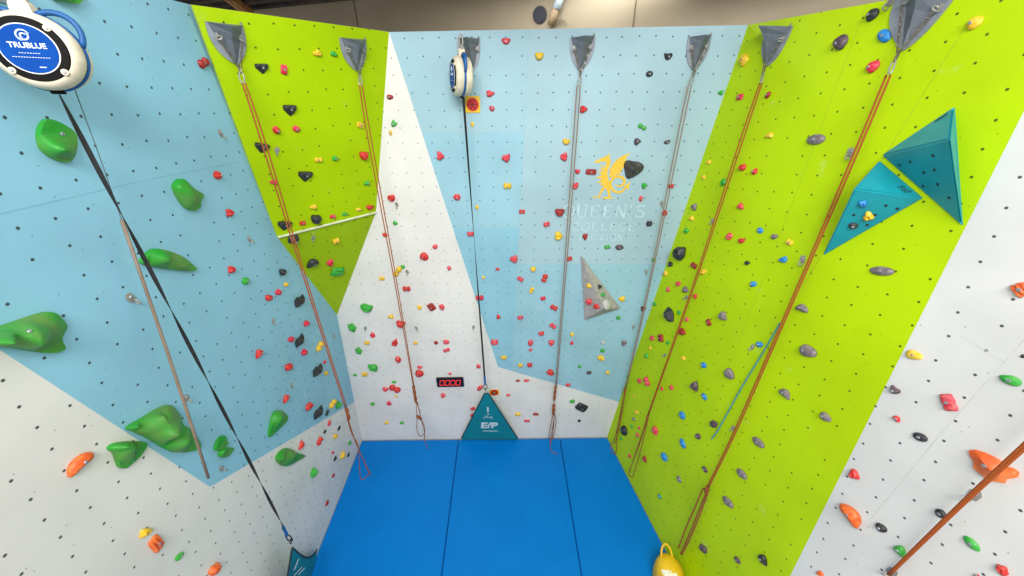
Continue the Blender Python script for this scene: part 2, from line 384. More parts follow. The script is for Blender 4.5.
def hold_bm(typ, seed, La, Lb, D):
    R = random.Random(seed); nseg = 22; ph = R.uniform(0, 6.28); p, q = 2.4, 2.0
    T = [0, .22, .42, .6, .75, .87, .95, 1.]
    out = lambda th: 1.0
    bumps = []; mod = lambda x, y, z: (x, y, z)
    if typ == 'n':
        a1, a2 = R.uniform(.1, .2), R.uniform(.05, .12)
        out = lambda th: 1 + a1 * math.cos(3 * th + ph) + a2 * math.cos(5 * th + 2 * ph)
        for i in range(5):
            t = ph + i * 1.2566 + R.uniform(-.3, .3); bumps.append((.5 * math.cos(t), .5 * math.sin(t), .28, R.uniform(.25, .5)))
        bumps.append((0, 0, .22, -.35)); p = 3
    elif typ == 'j':
        def out(th):
            c, s = math.cos(th), math.sin(th)
            return 1 / max(abs(c) * .9 + max(0, -s) * .75, max(0, s) * 1.25, .62)
        bumps = [(0, .35, .3, -.3), (-.6, .5, .3, .35)]
        mod = lambda x, y, z: (x, y + .12 * z, z * (.75 + .4 * y)); p, q = 3, 1.8
    elif typ == 'f':
        nseg = R.choice((5, 6, 7)); T = [0, .45, .85, 1.]; p, q = 1.5, 1.3
        rr = [R.uniform(.75, 1.1) for _ in range(nseg)]
        out = lambda th: rr[int(round(th / (2 * math.pi / nseg))) % nseg]
    elif typ == 'e':
        out = lambda th: .6 + .4 * math.cos(2 * th); bumps = [(-.6, 0, .35, .4), (.6, .05, .35, .5), (0, 0, .2, -.25)]; p = 3
    elif typ == 'a':
        out = lambda th: 1 + .06 * math.cos(4 * th + ph)
        bumps = [(-.6, .1, .2, .15), (0, -.1, .25, .2), (.5, 0, .2, .15)]
        sgn = R.choice((1, -1)); mod = lambda x, y, z: (x, y * .62 + sgn * .45 * x * x, z); p = 2.6
    elif typ == 'i':
        p, q = 2, 2; out = lambda th: 1 + .03 * math.cos(2 * th + ph); bumps = [(.1, .1, .18, -.12)]
    elif typ == 'q':
        a1, a2 = R.uniform(.06, .14), R.uniform(.04, .08)
        out = lambda th: 1 + a1 * math.cos(2 * th + ph) + a2 * math.cos(3 * th + 2 * ph)
        bumps = [(R.uniform(-.5, .5), R.uniform(-.4, .4), .4, .25), (R.uniform(-.4, .4), .1, .3, -.12)]; p, q = 2.2, 2
    elif typ == 'u':
        out = lambda th: 1 + .8 * max(0, math.cos(th)) ** 4; bumps = [(-.3, .1, .3, .25), (-.25, 0, .14, -.2)]; p = 2.2
    elif typ == 'm':
        out = lambda th: 1 / max(abs(math.cos(th)), abs(math.sin(th)), .78); p, q = 4, 2
        mod = lambda x, y, z: (x * (1 + .08 * math.sin(7 * y)), y, z * (.8 + .2 * math.cos(9 * y)))
    elif typ == 'h':
        out = lambda th: 1 + .5 * max(0, math.cos(th - .7)) ** 6 + .5 * max(0, math.cos(th - 2.4)) ** 6; p = 2.2
        bumps = [(0, 0, .25, -.25)]
    elif typ == 'w':
        poly = [(1, .12), (.92, -.2), (.2, -.26), (-.35, -.62), (-1, -.25), (-.85, .48), (-.15, .5), (.3, .2)]; nseg = 8
        T = [0, .4, .8, 1.]; p, q = 1.5, 1.3; bumps = [(-.45, 0, .4, .25)]
    rows = []
    for t in T:
        row = []
        for kx in range(nseg):
            th = 2 * math.pi * kx / nseg; r = out(th) * t
            x, y = r * math.cos(th), r * math.sin(th)
            if typ == 'w': x, y = poly[kx][0] * t, poly[kx][1] * t
            z = max(0.0, 1 - t ** p) ** (1 / q)
            if t == 1.: z = .16
            for bx, by_, br, ba in bumps: z += ba * math.exp(-((x - bx) ** 2 + (y - by_) ** 2) / (br * br)) * (1 - t ** 6)
            if typ not in 'fiw': z *= 1 + R.uniform(-.05, .05); x *= 1 + R.uniform(-.02, .02)
            z = max(z, .1)
            row.append(mod(x, y, z))
            if t == 0: break
        rows.append(row)
    rows.append([(x * .97, y * .97, 0.) for x, y, z in rows[-1]])
    A = [c for r in rows for c in r]
    x0, x1, y0_, y1 = min(c[0] for c in A), max(c[0] for c in A), min(c[1] for c in A), max(c[1] for c in A); zm = max(c[2] for c in A)
    f = lambda c: V((((c[0] - x0) / (x1 - x0) - .5) * La, ((c[1] - y0_) / (y1 - y0_) - .5) * Lb, c[2] / zm * D))
    bm = bmesh.new(); vr = [[bm.verts.new(f(c)) for c in r] for r in rows]
    for A, B in zip(vr, vr[1:]):
        for kx in range(nseg):
            if len(A) == 1: bm.faces.new((A[0], B[kx], B[(kx + 1) % nseg]))
            else: bm.faces.new((A[kx], B[kx], B[(kx + 1) % nseg], A[(kx + 1) % nseg]))
    bm.faces.new(vr[-1][::-1])
    return bm, f(rows[0][0])
bb = bmesh.new()
lathe(bb, [(.0, -.004), (.011, -.004), (.011, .004), (.0095, .006), (.005, .006), (.005, .002), (0, .002)], n=10)
me_ = bpy.data.meshes.new('bolt'); bmesh.ops.recalc_face_normals(bb, faces=bb.faces); bb.to_mesh(me_); bb.free(); me_.materials.append(BOLTM); BOLT = me_
ALL = []   # everything that gets an automatic label: dict(o, px, panel, word, fam, shape)
def geo(px, w, h, ang, pl, kd):
    w *= .93; h *= .93
    a = math.radians(ang); ax = (math.cos(a), -math.sin(a)); bx = (math.sin(a), math.cos(a))
    c0 = hit(px, pl); s = (c0 - C).dot(FW) / F
    P = lambda dx, m: hit((px[0] + dx[0] * m, px[1] + dx[1] * m), pl)
    va = P(ax, w / 2) - P(ax, -w / 2); La = min(va.length, 1.3 * w * s); u = va.normalized()
    vb = P(bx, h / 2) - P(bx, -h / 2); vb -= u * vb.dot(u); Lb = min(vb.length, 1.3 * h * s)
    D = kd * min(La, Lb)
    c = hit(px, pl, D * .4) - pl[1] * (D * .4) + pl[1] * .0008
    return frame(c, u, pl[1]), La, Lb, D
KD = {'n': .6, 'j': .62, 'f': .6, 'e': .6, 'a': .6, 'i': .4, 'q': .5, 'u': .5, 'm': .45, 'h': .7, 'w': .6}
def hold(px, w, h, ang, code, panel, pl, seed, name='climbing_hold', label=None):
    col, typ = code[0], code[1]
    M, La, Lb, D = geo(px, w, h, ang, pl, KD[typ])
    bm, top = hold_bm(typ, seed, La, Lb, D)
    wd, fam, c1, c2 = HC[col]
    m = mat('hold_' + wd.replace(' ', '_'), c1, .5, var=c2, scale=30, bump=.25)
    o = finish(name, bm, m, None, M, smooth=typ not in 'fw')
    o['category'] = 'climbing hold'
    if max(w, h) > 6.2:
        b = bpy.data.objects.new('bolt', BOLT); COL.objects.link(b); b.parent = o
        b.matrix_local = Matrix.Translation(top + V((0, 0, -.001)))
        b['label'] = 'metal bolt head'
    ALL.append(dict(o=o, px=px, panel=panel, word=wd, fam=fam, shape=SH[typ], label=label, pl=pl))
    return o
# crops of the photograph that positions were read from: origin of each 200 x 150 window
CR = {'T1': (0, 0), 'T2': (190, 0), 'T3': (380, 0), 'T4': (540, 0), 'T5': (700, 0), 'T6': (824, 0), 'M1': (0, 140), 'M2': (180, 140), 'M3': (360, 140), 'M4': (520, 140), 'M5': (680, 140), 'M6': (824, 140),
      'L1': (0, 280), 'L2': (180, 280), 'L3': (360, 280), 'L4': (520, 280), 'L5': (680, 280), 'L6': (824, 280), 'B1': (0, 426), 'B2': (180, 426), 'B3': (360, 426), 'B4': (520, 426), 'B5': (680, 426), 'B6': (824, 426)}
def Z(cr, x, y): return (CR[cr][0] + x / 3.84, CR[cr][1] + y / 3.84)
# crop plane | x y w h angle colour+shape ; ...
DATA = '''
T2 L|55 242 46 40 30 de
M2 L|150 135 34 36 0 rf;197 280 34 32 0 rn;203 498 32 30 0 rn;254 542 30 32 0 gq;396 508 26 28 0 kh;409 554 20 18 20 yn
L2 L|343 69 27 25 0 rh;380 46 28 26 0 cn;466 80 54 34 52 kw;488 167 28 26 0 cn;428 228 28 26 0 cn;465 232 58 30 62 kw;480 277 28 28 0 cn;539 255 42 22 62 ye;307 280 34 26 45 ra;535 346 56 32 55 kw;557 315 15 16 0 cq;563 358 22 20 0 yi;419 335 30 24 30 rh;410 453 36 22 55 ra;497 486 30 22 40 re;537 508 60 30 60 kw;567 510 28 13 70 kq;588 476 36 20 55 ye;612 480 26 34 0 gf;575 548 26 14 65 pq
B2 L|469 74 40 20 75 ra;538 58 34 20 65 re;598 40 20 22 0 yn;653 65 19 19 0 gi;557 22 19 10 60 kq;612 8 22 11 65 kq;588 102 13 14 0 cn;626 115 28 19 60 yn;597 125 21 13 65 kq;648 110 20 10 70 kq;518 180 32 44 0 gf;590 190 16 11 60 dq;566 296 24 13 60 dq;137 552 42 48 20 on
B1 L|313 140 140 46 42 oa;565 409 54 36 15 yn;604 452 68 56 -50 om;691 502 38 24 30 gq
T2 U|280 265 55 42 0 kj;362 268 44 27 90 cm;490 204 38 30 0 yn;555 208 32 22 -15 gn;388 426 55 46 0 kj;335 500 34 36 0 rf;410 496 34 25 -15 cq;655 481 32 23 -15 ym
M2 U|318 33 62 40 -10 kj;485 143 58 42 0 kj;362 163 34 22 0 cn;533 77 34 20 0 ye;598 72 26 22 0 gf;708 62 34 34 0 rh;720 166 26 19 0 ga;513 258 30 20 10 yn;405 333 58 38 0 kj;472 320 26 18 10 re;525 307 40 36 0 kh;588 295 24 16 0 ce;634 285 26 16 5 gq;686 268 24 16 5 yq;730 261 30 22 0 rn
M2 W|440 385 46 36 10 kf;600 390 28 20 15 ye;512 474 54 30 20 ka;577 475 28 26 90 cn;608 507 52 30 5 gm
T3 B|38 373 28 22 0 du;52 476 24 26 -40 ga;484 158 36 26 0 ph;612 216 36 32 0 yh;424 360 36 28 0 pn;430 418 24 26 0 pf;715 545 32 24 -10 yh;40 510 14 24 0 yq;355 478 14 22 0 yq
T4 B|168 419 34 30 15 rn;493 217 36 30 0 ka;421 284 30 26 0 ki;393 488 36 20 -30 ge;373 543 30 26 40 va;488 546 26 18 0 vq;695 356 22 22 0 gn
M3 B|308 62 32 38 0 pn;562 72 38 34 20 pn;371 221 34 27 0 pf;566 177 34 26 0 ye;449 259 14 20 0 yq;119 225 32 30 0 rn;135 320 20 20 0 gf;95 366 22 22 0 rf;424 362 30 20 0 pe;622 276 26 18 0 re;717 325 28 20 20 pe;246 450 38 32 -35 ru;288 411 22 20 0 pq;342 493 18 20 0 pf;164 488 18 16 0 gq;143 507 48 24 55 ye;83 533 24 16 0 ye;591 459 32 32 0 pn;528 497 18 12 0 rq;616 535 26 18 -30 pe;665 498 24 20 0 yh;709 532 35 22 70 re;474 529 12 16 0 yq;178 573 34 20 0 re
M4 B|169 66 30 38 0 pn;221 122 22 18 0 ch;273 123 48 23 -3 dm;214 176 32 24 45 pn;477 177 20 24 0 gh;465 226 18 25 0 pf;581 178 22 18 0 re;557 280 24 24 0 rn;497 322 24 22 0 ke;153 280 40 30 0 dh;149 370 34 36 0 yn;250 374 22 28 0 dn;335 412 24 16 10 ge;382 413 34 22 0 vi;190 457 24 18 10 re;515 461 18 18 0 gq
L2 B|713 112 54 34 -15 gn;660 187 34 38 0 gf;738 212 22 20 0 cn;717 243 22 15 0 ye;686 275 28 30 0 gf;740 338 46 26 -25 gn;671 366 18 10 0 gq;708 364 24 16 0 ye;739 477 18 14 0 gq
L3 B|228 106 20 18 0 yn;274 105 34 26 -50 dm;314 107 24 28 0 pf;118 142 26 16 -10 ya;155 172 38 24 -10 rh;134 242 32 24 65 rn;145 309 26 28 0 rf;213 243 18 12 0 ye;292 242 18 14 0 dq;331 240 26 18 0 pu;332 271 28 14 20 pe;229 336 22 12 0 pq;228 362 36 28 -10 ru;345 361 14 11 0 pq;455 333 18 18 0 pq;459 70 34 20 0 ce;532 143 18 20 0 rn;616 146 24 15 10 pe;659 41 26 17 65 ye;703 72 22 16 10 ce;745 108 32 20 -25 re;741 178 28 19 -35 pe;697 208 24 17 15 ra;516 240 32 20 0 pm;655 243 22 27 0 pi;655 269 16 12 0 pq;735 244 26 24 0 pn;552 299 24 15 0 ye;616 329 20 14 0 ye;652 328 22 16 0 re;733 358 32 23 -25 rn;606 388 18 10 0 dq;639 387 22 10 0 pe;570 443 18 11 0 pq;460 417 28 19 60 pq;433 495 17 12 25 re;429 520 12 16 0 cq;130 393 20 10 0 ga;98 422 26 17 0 pn;133 420 50 22 -25 re;138 448 14 8 0 yq;110 474 20 18 0 cn;102 549 16 14 0 yq;160 549 18 12 0 gq;318 445 18 15 -30 ph;606 517 26 14 0 yi;675 516 24 11 0 da;641 542 24 10 0 ce
L4 B|392 75 26 24 0 yn;378 146 18 14 0 ge;474 112 22 20 0 nn;200 211 16 20 0 yn;199 242 14 18 0 cq;319 241 20 13 15 wq;317 272 18 14 0 ge;311 301 26 21 -25 ye;400 244 24 22 0 sn;229 332 14 14 0 gq;266 357 22 14 0 vq;337 357 18 15 0 yq;185 404 22 12 0 pe;201 467 22 13 10 ge;237 491 46 29 -25 km;228 542 13 12 0 kq
T5 R|166 230 46 32 50 ym;152 372 28 24 10 cm;258 365 28 21 80 dq;262 520 34 24 10 yn;442 535 76 44 0 si;660 55 54 46 20 ku;537 160 74 48 45 vu;705 137 60 54 45 bi;662 254 62 40 30 cu
T6 R|577 86 76 44 25 yu
M4 R|722 85 20 20 0 yn;703 143 18 18 0 yq;656 300 20 22 0 yn;667 255 28 24 60 sn;636 349 22 18 60 gn;606 437 48 58 0 kn;574 477 24 22 30 kq;557 512 18 24 0 yq;666 482 26 20 -40 de;701 506 28 26 0 yn;605 553 24 20 0 pn
M5 R|165 164 30 22 60 gn;236 105 28 30 0 rn;283 121 28 24 20 rf;231 254 28 26 60 pn;187 370 28 22 45 pe;234 387 30 22 0 rn;306 347 26 25 -30 bi;361 371 28 23 0 sn;419 393 30 23 -30 ye;393 460 36 27 10 bn;257 472 22 18 0 kn;278 554 32 24 0 bf
L4 R|567 36 24 14 80 pq;633 36 24 28 0 sn;516 92 18 16 0 gn;566 132 40 62 0 kf;609 125 16 18 0 gq;670 63 16 22 0 rn;640 151 14 20 0 pn;620 198 26 32 0 dn;505 223 22 22 0 pi;538 223 24 31 0 dm;566 241 16 16 0 gq;498 261 16 14 0 yq;484 292 20 16 -60 gn;624 300 20 18 0 yn;703 328 26 21 -50 bq;457 388 20 17 -50 pq;484 390 40 21 -70 pe;543 417 14 18 0 cq;580 413 22 14 -70 pe;668 408 40 31 -55 vn;706 448 32 18 -55 bi;621 520 32 24 -50 bi;438 449 11 10 0 yq;447 508 18 18 0 yn;436 535 18 12 -70 sq;742 553 32 32 0 vn;428 562 16 12 -60 gq;456 568 15 14 0 pq;410 368 22 10 75 gq
L5 R|108 163 30 17 -70 de;162 140 36 32 -40 sn;187 361 46 37 -40 sq;303 248 30 24 -20 bq;466 107 54 32 -20 sa;488 274 74 48 -20 su;400 434 56 30 -38 sa;556 527 54 31 -35 su
L6 R|344 288 72 38 -12 yq;268 425 46 30 -35 va;476 471 60 72 0 pm;713 384 94 42 -28 gq;276 533 34 25 -20 rq;764 293 22 17 -20 kq;755 38 70 64 -50 om
M6 R|219 503 104 38 -6 si
B4 R|397 18 44 36 -75 ki;388 48 14 15 0 gq;450 35 20 14 -65 pq;420 115 14 18 0 cq;477 128 26 17 -55 df;517 18 31 24 -55 pm;623 67 46 21 -68 bi;552 119 38 25 -55 bi;681 39 26 21 -40 vq;610 205 33 16 -65 si;709 167 30 17 -50 vi;535 271 24 13 -65 tq;702 472 34 22 -40 ve
B5 R|299 63 62 28 -38 si;235 184 54 26 -40 si;182 292 60 26 -42 si;219 515 34 19 -42 vi;316 511 56 28 -52 ka;667 189 50 36 -38 rn;653 341 128 46 -52 oa;535 567 28 24 0 on
B6 R|216 392 56 30 -42 kq;367 43 64 34 -15 ki;446 337 52 34 -50 ki;290 478 66 34 -38 ga;565 452 90 32 -46 gi;680 556 56 42 -20 rn;585 576 30 14 0 pq
'''
seed = 100
def white_side(x, y, pn):
    if pn == 'B':
        if y < 367: return x < 389 + (498 - 389) * (y - 32) / 335
        return y > 367 + (x - 498) * 34.5 / 118
    if pn == 'R': return x > 1009.4 - .5035 * (y - 140)
    if pn == 'L':
        if x < 210: return y > 350 + x * 137 / 210
        return y > 487 - (x - 210) * 85 / 142
def panel_of(pn, px):
    if pn in 'UW': return 'upper lime corner' if pn == 'U' else 'lower lime corner'
    w = white_side(px[0], px[1], pn)
    return {'B': ('blue back wall', 'white back wall'), 'R': ('lime wall', 'white right wall'), 'L': ('blue left wall', 'white left wall')}[pn][1 if w else 0]
for line in DATA.strip().splitlines():
    head, body = line.split('|'); cr, pn = head.split()
    for it in body.split(';'):
        x, y, w, h, a, code = it.split(); seed += 1
        px = Z(cr, float(x), float(y))
        hold(px, float(w) / 3.84, float(h) / 3.84, float(a), code, panel_of(pn, px), PL[pn], seed)

# large singular holds
# ------------------------------------------------------------------ reliefs: big green macros and plywood volumes
def relief(name, outline, peaks, pl, m, cuts=3, it=2, h0=.03, noise=.0, seed=1):
    n = pl[1]; org = hit(outline[0], pl); M = pframe(pl, org); Mi = M.inverted()
    base = [Mi @ hit(p, pl, h0 * .5) for p in outline]; R = random.Random(seed)
    pk = [(Mi @ hit((x, y), pl, h)) for x, y, h in peaks]
    co = [V((p.x, p.y)) for p in base] + [V((p.x, p.y)) for p in pk]
    N = len(base)
    vo, eo, fo, ov, oe, of = delaunay_2d_cdt(co, [(i, (i + 1) % N) for i in range(N)], [], 1, 1e-5)
    bm = bmesh.new(); vs = []
    for i, p in enumerate(vo):
        src = ov[i][0] if ov[i] else 0
        z = h0 if src < N else pk[src - N].z
        vs.append(bm.verts.new((p.x, p.y, z)))
    for f in fo: bm.faces.new([vs[i] for i in f])
    if cuts:
        bmesh.ops.subdivide_edges(bm, edges=bm.edges[:], cuts=cuts, use_grid_fill=True)
        bmesh.ops.triangulate(bm, faces=bm.faces)
        for _ in range(it):
            vv = [v for v in bm.verts if not v.is_boundary]
            bmesh.ops.smooth_vert(bm, verts=vv, factor=.5, use_axis_x=True, use_axis_y=True, use_axis_z=True)
            bb2 = [v for v in bm.verts if v.is_boundary]; new = {}
            for v in bb2:
                nb = [e.other_vert(v).co for e in v.link_edges if e.is_boundary]
                if len(nb) == 2: new[v] = v.co * .6 + (nb[0] + nb[1]) * .2
            for v, c in new.items(): v.co = c
        for v in bm.verts:
            if not v.is_boundary: v.co.z += R.uniform(-noise, noise)
    be = [e for e in bm.edges if e.is_boundary]
    ex = bmesh.ops.extrude_edge_only(bm, edges=be)
    for v in ex['geom']:
        if isinstance(v, bmesh.types.BMVert): v.co.z = .0008
    bmesh.ops.holes_fill(bm, edges=[e for e in bm.edges if e.is_boundary], sides=0)
    o = finish(name, bm, m, None, M, smooth=bool(cuts))
    if cuts:
        try: o.data.set_sharp_from_angle(angle=math.radians(38))
        except Exception: pass
    return o
GM = mat('macro_green', (30, 150, 36), .5, var=(86, 136, 60), scale=5, bump=.15)
def zz(cr, *pts): return [Z(cr, *p) for p in pts]
def zp(cr, *pts): return [(*Z(cr, p[0], p[1]), p[2]) for p in pts]
def macro(label, out, peaks, seed, bolts=(), pl=LEFT, cuts=4, it=6):
    o = relief('climbing_macro', out, peaks, pl, GM, cuts, it, noise=.003, seed=seed)
    tag(o, label, 'climbing hold', 'large green macros on the left wall')
    Mi = o.matrix_world.inverted()
    bpy.context.view_layer.update()
    for x, y, h in bolts:
        # sit the bolt head on the surface met along the view ray
        Mi = o.matrix_world.inverted(); p = hit((x, y), pl, h); d = (p - C).normalized()
        ok, loc, nor, _ = o.ray_cast(Mi @ C, (Mi.to_3x3() @ d).normalized())
        if ok:
            b = bpy.data.objects.new('bolt', BOLT); COL.objects.link(b); b.parent = o
            b.matrix_local = frame(loc + nor * .001, V((1, .1, .05)), nor); b['label'] = 'metal bolt head'
    return o
z6 = lambda *pts: [(100 + x / 5.12, 380 + y / 5.12) for x, y in pts]
z6p = lambda *pts: [(100 + x / 5.12, 380 + y / 5.12, h) for x, y, h in pts]
z7 = lambda *pts: [(x / 2.2136, 100 + y / 2.2154) for x, y in pts]
z7p = lambda *pts: [(x / 2.2136, 100 + y / 2.2154, h) for x, y, h in pts]
macro('rounded green macro directly below the large belay device', z7((82, 75), (92, 48), (106, 40), (135, 52), (166, 72), (167, 100), (162, 128), (143, 141), (112, 128), (88, 108)), z7p((112, 70, .10), (135, 95, .17), (150, 112, .15), (100, 90, .09)), 1, ((62, 134, .15),))
macro('green notched macro beside the black strap, above the winged one', z7((380, 190), (392, 176), (404, 173), (420, 190), (436, 203), (452, 209), (440, 224), (443, 238), (424, 247), (408, 238), (392, 215)), z7p((400, 190, .08), (420, 205, .16), (436, 213, .12), (415, 225, .1)), 2)
macro('green winged macro that the black strap passes in front of', z7((308, 360), (322, 340), (340, 327), (370, 334), (400, 345), (418, 360), (437, 376), (418, 380), (370, 374), (325, 368)), z7p((345, 345, .10), (385, 357, .14), (412, 370, .07), (330, 352, .06)), 3)
macro('broad green macro cut by the photo edge above the white paint', zz('L1', (-190, 235), (0, 180), (90, 148), (180, 118), (215, 130), (257, 178), (232, 212), (229, 235), (252, 268), (195, 283), (130, 276), (0, 252), (-120, 262)), zp('L1', (0, 232, .2), (95, 252, .27), (190, 262, .22), (60, 200, .14), (150, 175, .13), (208, 190, .1), (-70, 240, .14), (150, 225, .2)), 4, (Z('L1', 113, 197) + (.15,),))
macro('largest green winged macro crossed by the hanging pole', z6((125, 245), (200, 205), (280, 155), (335, 127), (360, 128), (400, 170), (412, 200), (415, 232), (455, 245), (490, 290), (518, 340), (490, 360), (430, 372), (370, 370), (320, 345), (240, 295), (160, 260)), z6p((210, 248, .12), (290, 262, .22), (360, 284, .28), (430, 300, .26), (478, 328, .16), (280, 200, .12), (345, 180, .13), (380, 240, .18)), 5)
macro('green forked macro on the white paint below the largest macro', z6((40, 348), (60, 328), (110, 315), (170, 312), (235, 316), (232, 345), (200, 390), (165, 420), (122, 458), (95, 445), (85, 415), (70, 370), (50, 360)), z6p((110, 345, .08), (165, 345, .14), (205, 340, .13), (140, 390, .1), (110, 420, .06)), 6)
macro('green leaning kite-shaped macro above the white paint of the corner', z6((885, 165), (915, 153), (940, 165), (960, 188), (955, 210), (930, 235), (900, 262), (870, 295), (862, 285), (872, 225)), z6p((905, 190, .12), (930, 200, .19), (945, 205, .15), (900, 230, .1), (880, 262, .05)), 7)
macro('green pointed macro on white paint below the kite-shaped one', z6((897, 400), (920, 365), (950, 345), (985, 358), (1005, 375), (1030, 380), (1050, 385), (1040, 400), (1005, 415), (985, 430), (945, 445), (915, 430)), z6p((940, 385, .12), (965, 395, .18), (1010, 393, .12), (950, 415, .1)), 8)
macro('small green split macro beside the strap, upper half of the pair', z6((588, 345), (600, 305), (625, 282), (640, 290), (643, 312), (654, 322), (640, 340), (615, 355), (600, 365), (588, 360)), z6p((617, 318, .06), (628, 325, .08), (608, 338, .05)), 9)
macro('small green split macro beside the strap, lower half of the pair', z6((607, 375), (622, 350), (645, 342), (665, 345), (685, 352), (668, 370), (655, 390), (628, 400), (612, 392)), z6p((635, 368, .06), (652, 362, .08), (640, 380, .05)), 10)
macro('green macro cut by the top of the photo beside the belay device', [(50, -8), (66, -10), (84, -8), (79, 4), (70, 3), (52, 0)], [(66, -4, .1), (74, 0, .08)], 11)
# orange horned hold on the right wall, knocked out of the same kind of relief
OM = mat('orange_resin', (226, 92, 26), .5, var=(236, 128, 66), scale=8, bump=.2)
o = relief('climbing_hold', zz('B6', (558, 95), (575, 90), (610, 100), (650, 118), (688, 140), (700, 158), (722, 160), (748, 178), (742, 198), (718, 202), (698, 205), (696, 220), (670, 214), (640, 212), (605, 185), (575, 160), (578, 138), (562, 112)), zp('B6', (600, 125, .06), (645, 140, .1), (680, 155, .08), (625, 160, .07), (665, 185, .06), (725, 182, .04)), RIGHT, OM, 3, 1, h0=.02, noise=.002, seed=30)
tag(o, 'large orange horned hold crossed by the thick slanting rope', 'climbing hold', 'holds on the white right wall')
bpy.context.view_layer.update()
p = hit(Z('B6', 614, 153), RIGHT, .085)
b = bpy.data.objects.new('bolt', BOLT); COL.objects.link(b); b.parent = o; b.matrix_world = frame(p, V((0, 1, 0)), RIGHT[1]); b['label'] = 'metal bolt head'

dz = lambda *p: [(588 + a / 10.667, 148 + b_ / 10.667, *r_) for a, b_, *r_ in p]
o = relief('climbing_hold', dz((380, 185), (398, 138), (440, 130), (485, 142), (532, 145), (575, 165), (597, 195), (585, 235), (540, 275), (480, 312), (430, 327), (405, 312), (392, 250)), dz((450, 200, .12), (500, 250, .15), (540, 185, .08)), BACK, mat('hold_stone_black', (44, 44, 46), .6, var=(84, 80, 78), scale=10, bump=.2), 3, 1, h0=.02, noise=.002, seed=5)
tag(o, 'large black faceted hold beside the golden dragon emblem', 'climbing hold', 'holds on the blue back wall')
TEAL = mat('volume_teal', (0, 138, 152), .45, var=(14, 150, 162), scale=4)
VGREY = mat('volume_grey', (174, 168, 164), .75, var=(150, 146, 144), scale=14, bump=.3)
def volume(label, tri, peak, pl, m, cuts=()):
    """pyramid volume: three base corners (pixels on the wall) and one peak (pixel, height)"""
    n = pl[1]; org = hit(tri[0], pl); M = pframe(pl, org); Mi = M.inverted()
    b = [hit(p, pl, .012) for p in tri]; pk = hit(peak[:2], pl, peak[2])
    bm = bmesh.new(); lo = []; hi = []
    for p in b:
        q = Mi @ p; lo.append(bm.verts.new((q.x, q.y, .0008))); hi.append(bm.verts.new((q.x, q.y, .012)))
    q = Mi @ pk; a = bm.verts.new(q)
    for i in range(3):
        bm.faces.new((hi[i], hi[(i + 1) % 3], a)); bm.faces.new((lo[i], lo[(i + 1) % 3], hi[(i + 1) % 3], hi[i]))
    bm.faces.new(lo[::-1])
    bmesh.ops.recalc_face_normals(bm, faces=bm.faces)
    bmesh.ops.bevel(bm, geom=[e for e in bm.edges if a in e.verts], offset=.012, segments=2, affect='EDGES')
    o = finish('climbing_volume', bm, m, None, M)
    tag(o, label, 'climbing volume')
    return o, b, pk
def z8(x, y): return (800 + x / 3.2, 90 + y / 3.2)
def z9(x, y): return (570 + x / 6.4, 240 + y / 6.4)
GV, gb, gp = volume('grey pyramid volume on the blue back wall, below the school lettering', [z9(68, 98), z9(93, 515), z9(325, 438)], (*z9(212, 440), .30), BACK, VGREY)
T1v, t1b, t1p = volume('upper teal pyramid volume on the lime wall, pointing up', [z8(492, 55), z8(263, 208), z8(518, 432)], (*z8(480, 156), .34), RIGHT, TEAL)
T2v, t2b, t2p = volume('lower teal pyramid volume on the lime wall, carrying three small holds', [z8(252, 227), z8(390, 345), z8(73, 528)], (*z8(172, 316), .26), RIGHT, TEAL)
gl, gr_ = plane(gb[0], gb[1], gp), plane(gb[0], gb[2], gp)
tl = plane(t2b[1], t2b[2], t2p)
# dark bolt holes and sticker marks on the teal volumes
def on_face(px, pl, r, m, par, name):
    bm = bmesh.new(); lathe(bm, [(0, .0), (r, .0), (r, .002), (0, .002)], n=10)
    o = finish(name, bm, m, par); o.matrix_world = pframe(pl, hit(px, pl, .001)); return o
DARK = mat('hole_dark', (30, 40, 44), .7)
t1l = plane(t1b[1], t1b[2], t1p); t1u = plane(t1b[0], t1b[1], t1p); t2u = plane(t2b[0], t2b[1], t2p)
bpy.context.view_layer.update()
def holes(par, pl, pts):
    bm = bmesh.new(); Mi = par.matrix_world.inverted()
    for x, y in pts: lathe(bm, [(0, 0), (.011, 0), (.011, .0015), (0, .0015)], Mi @ pframe(pl, hit(z8(x, y), pl, .002)), n=8)
    finish('hole_pattern', bm, DARK, par)
holes(T1v, t1l, [(318, 240), (352, 230), (396, 264), (430, 256), (393, 308), (440, 302), (425, 210), (476, 345)])
holes(T2v, t2l := tl, [(275, 370), (312, 380), (240, 400), (215, 432), (172, 400)])
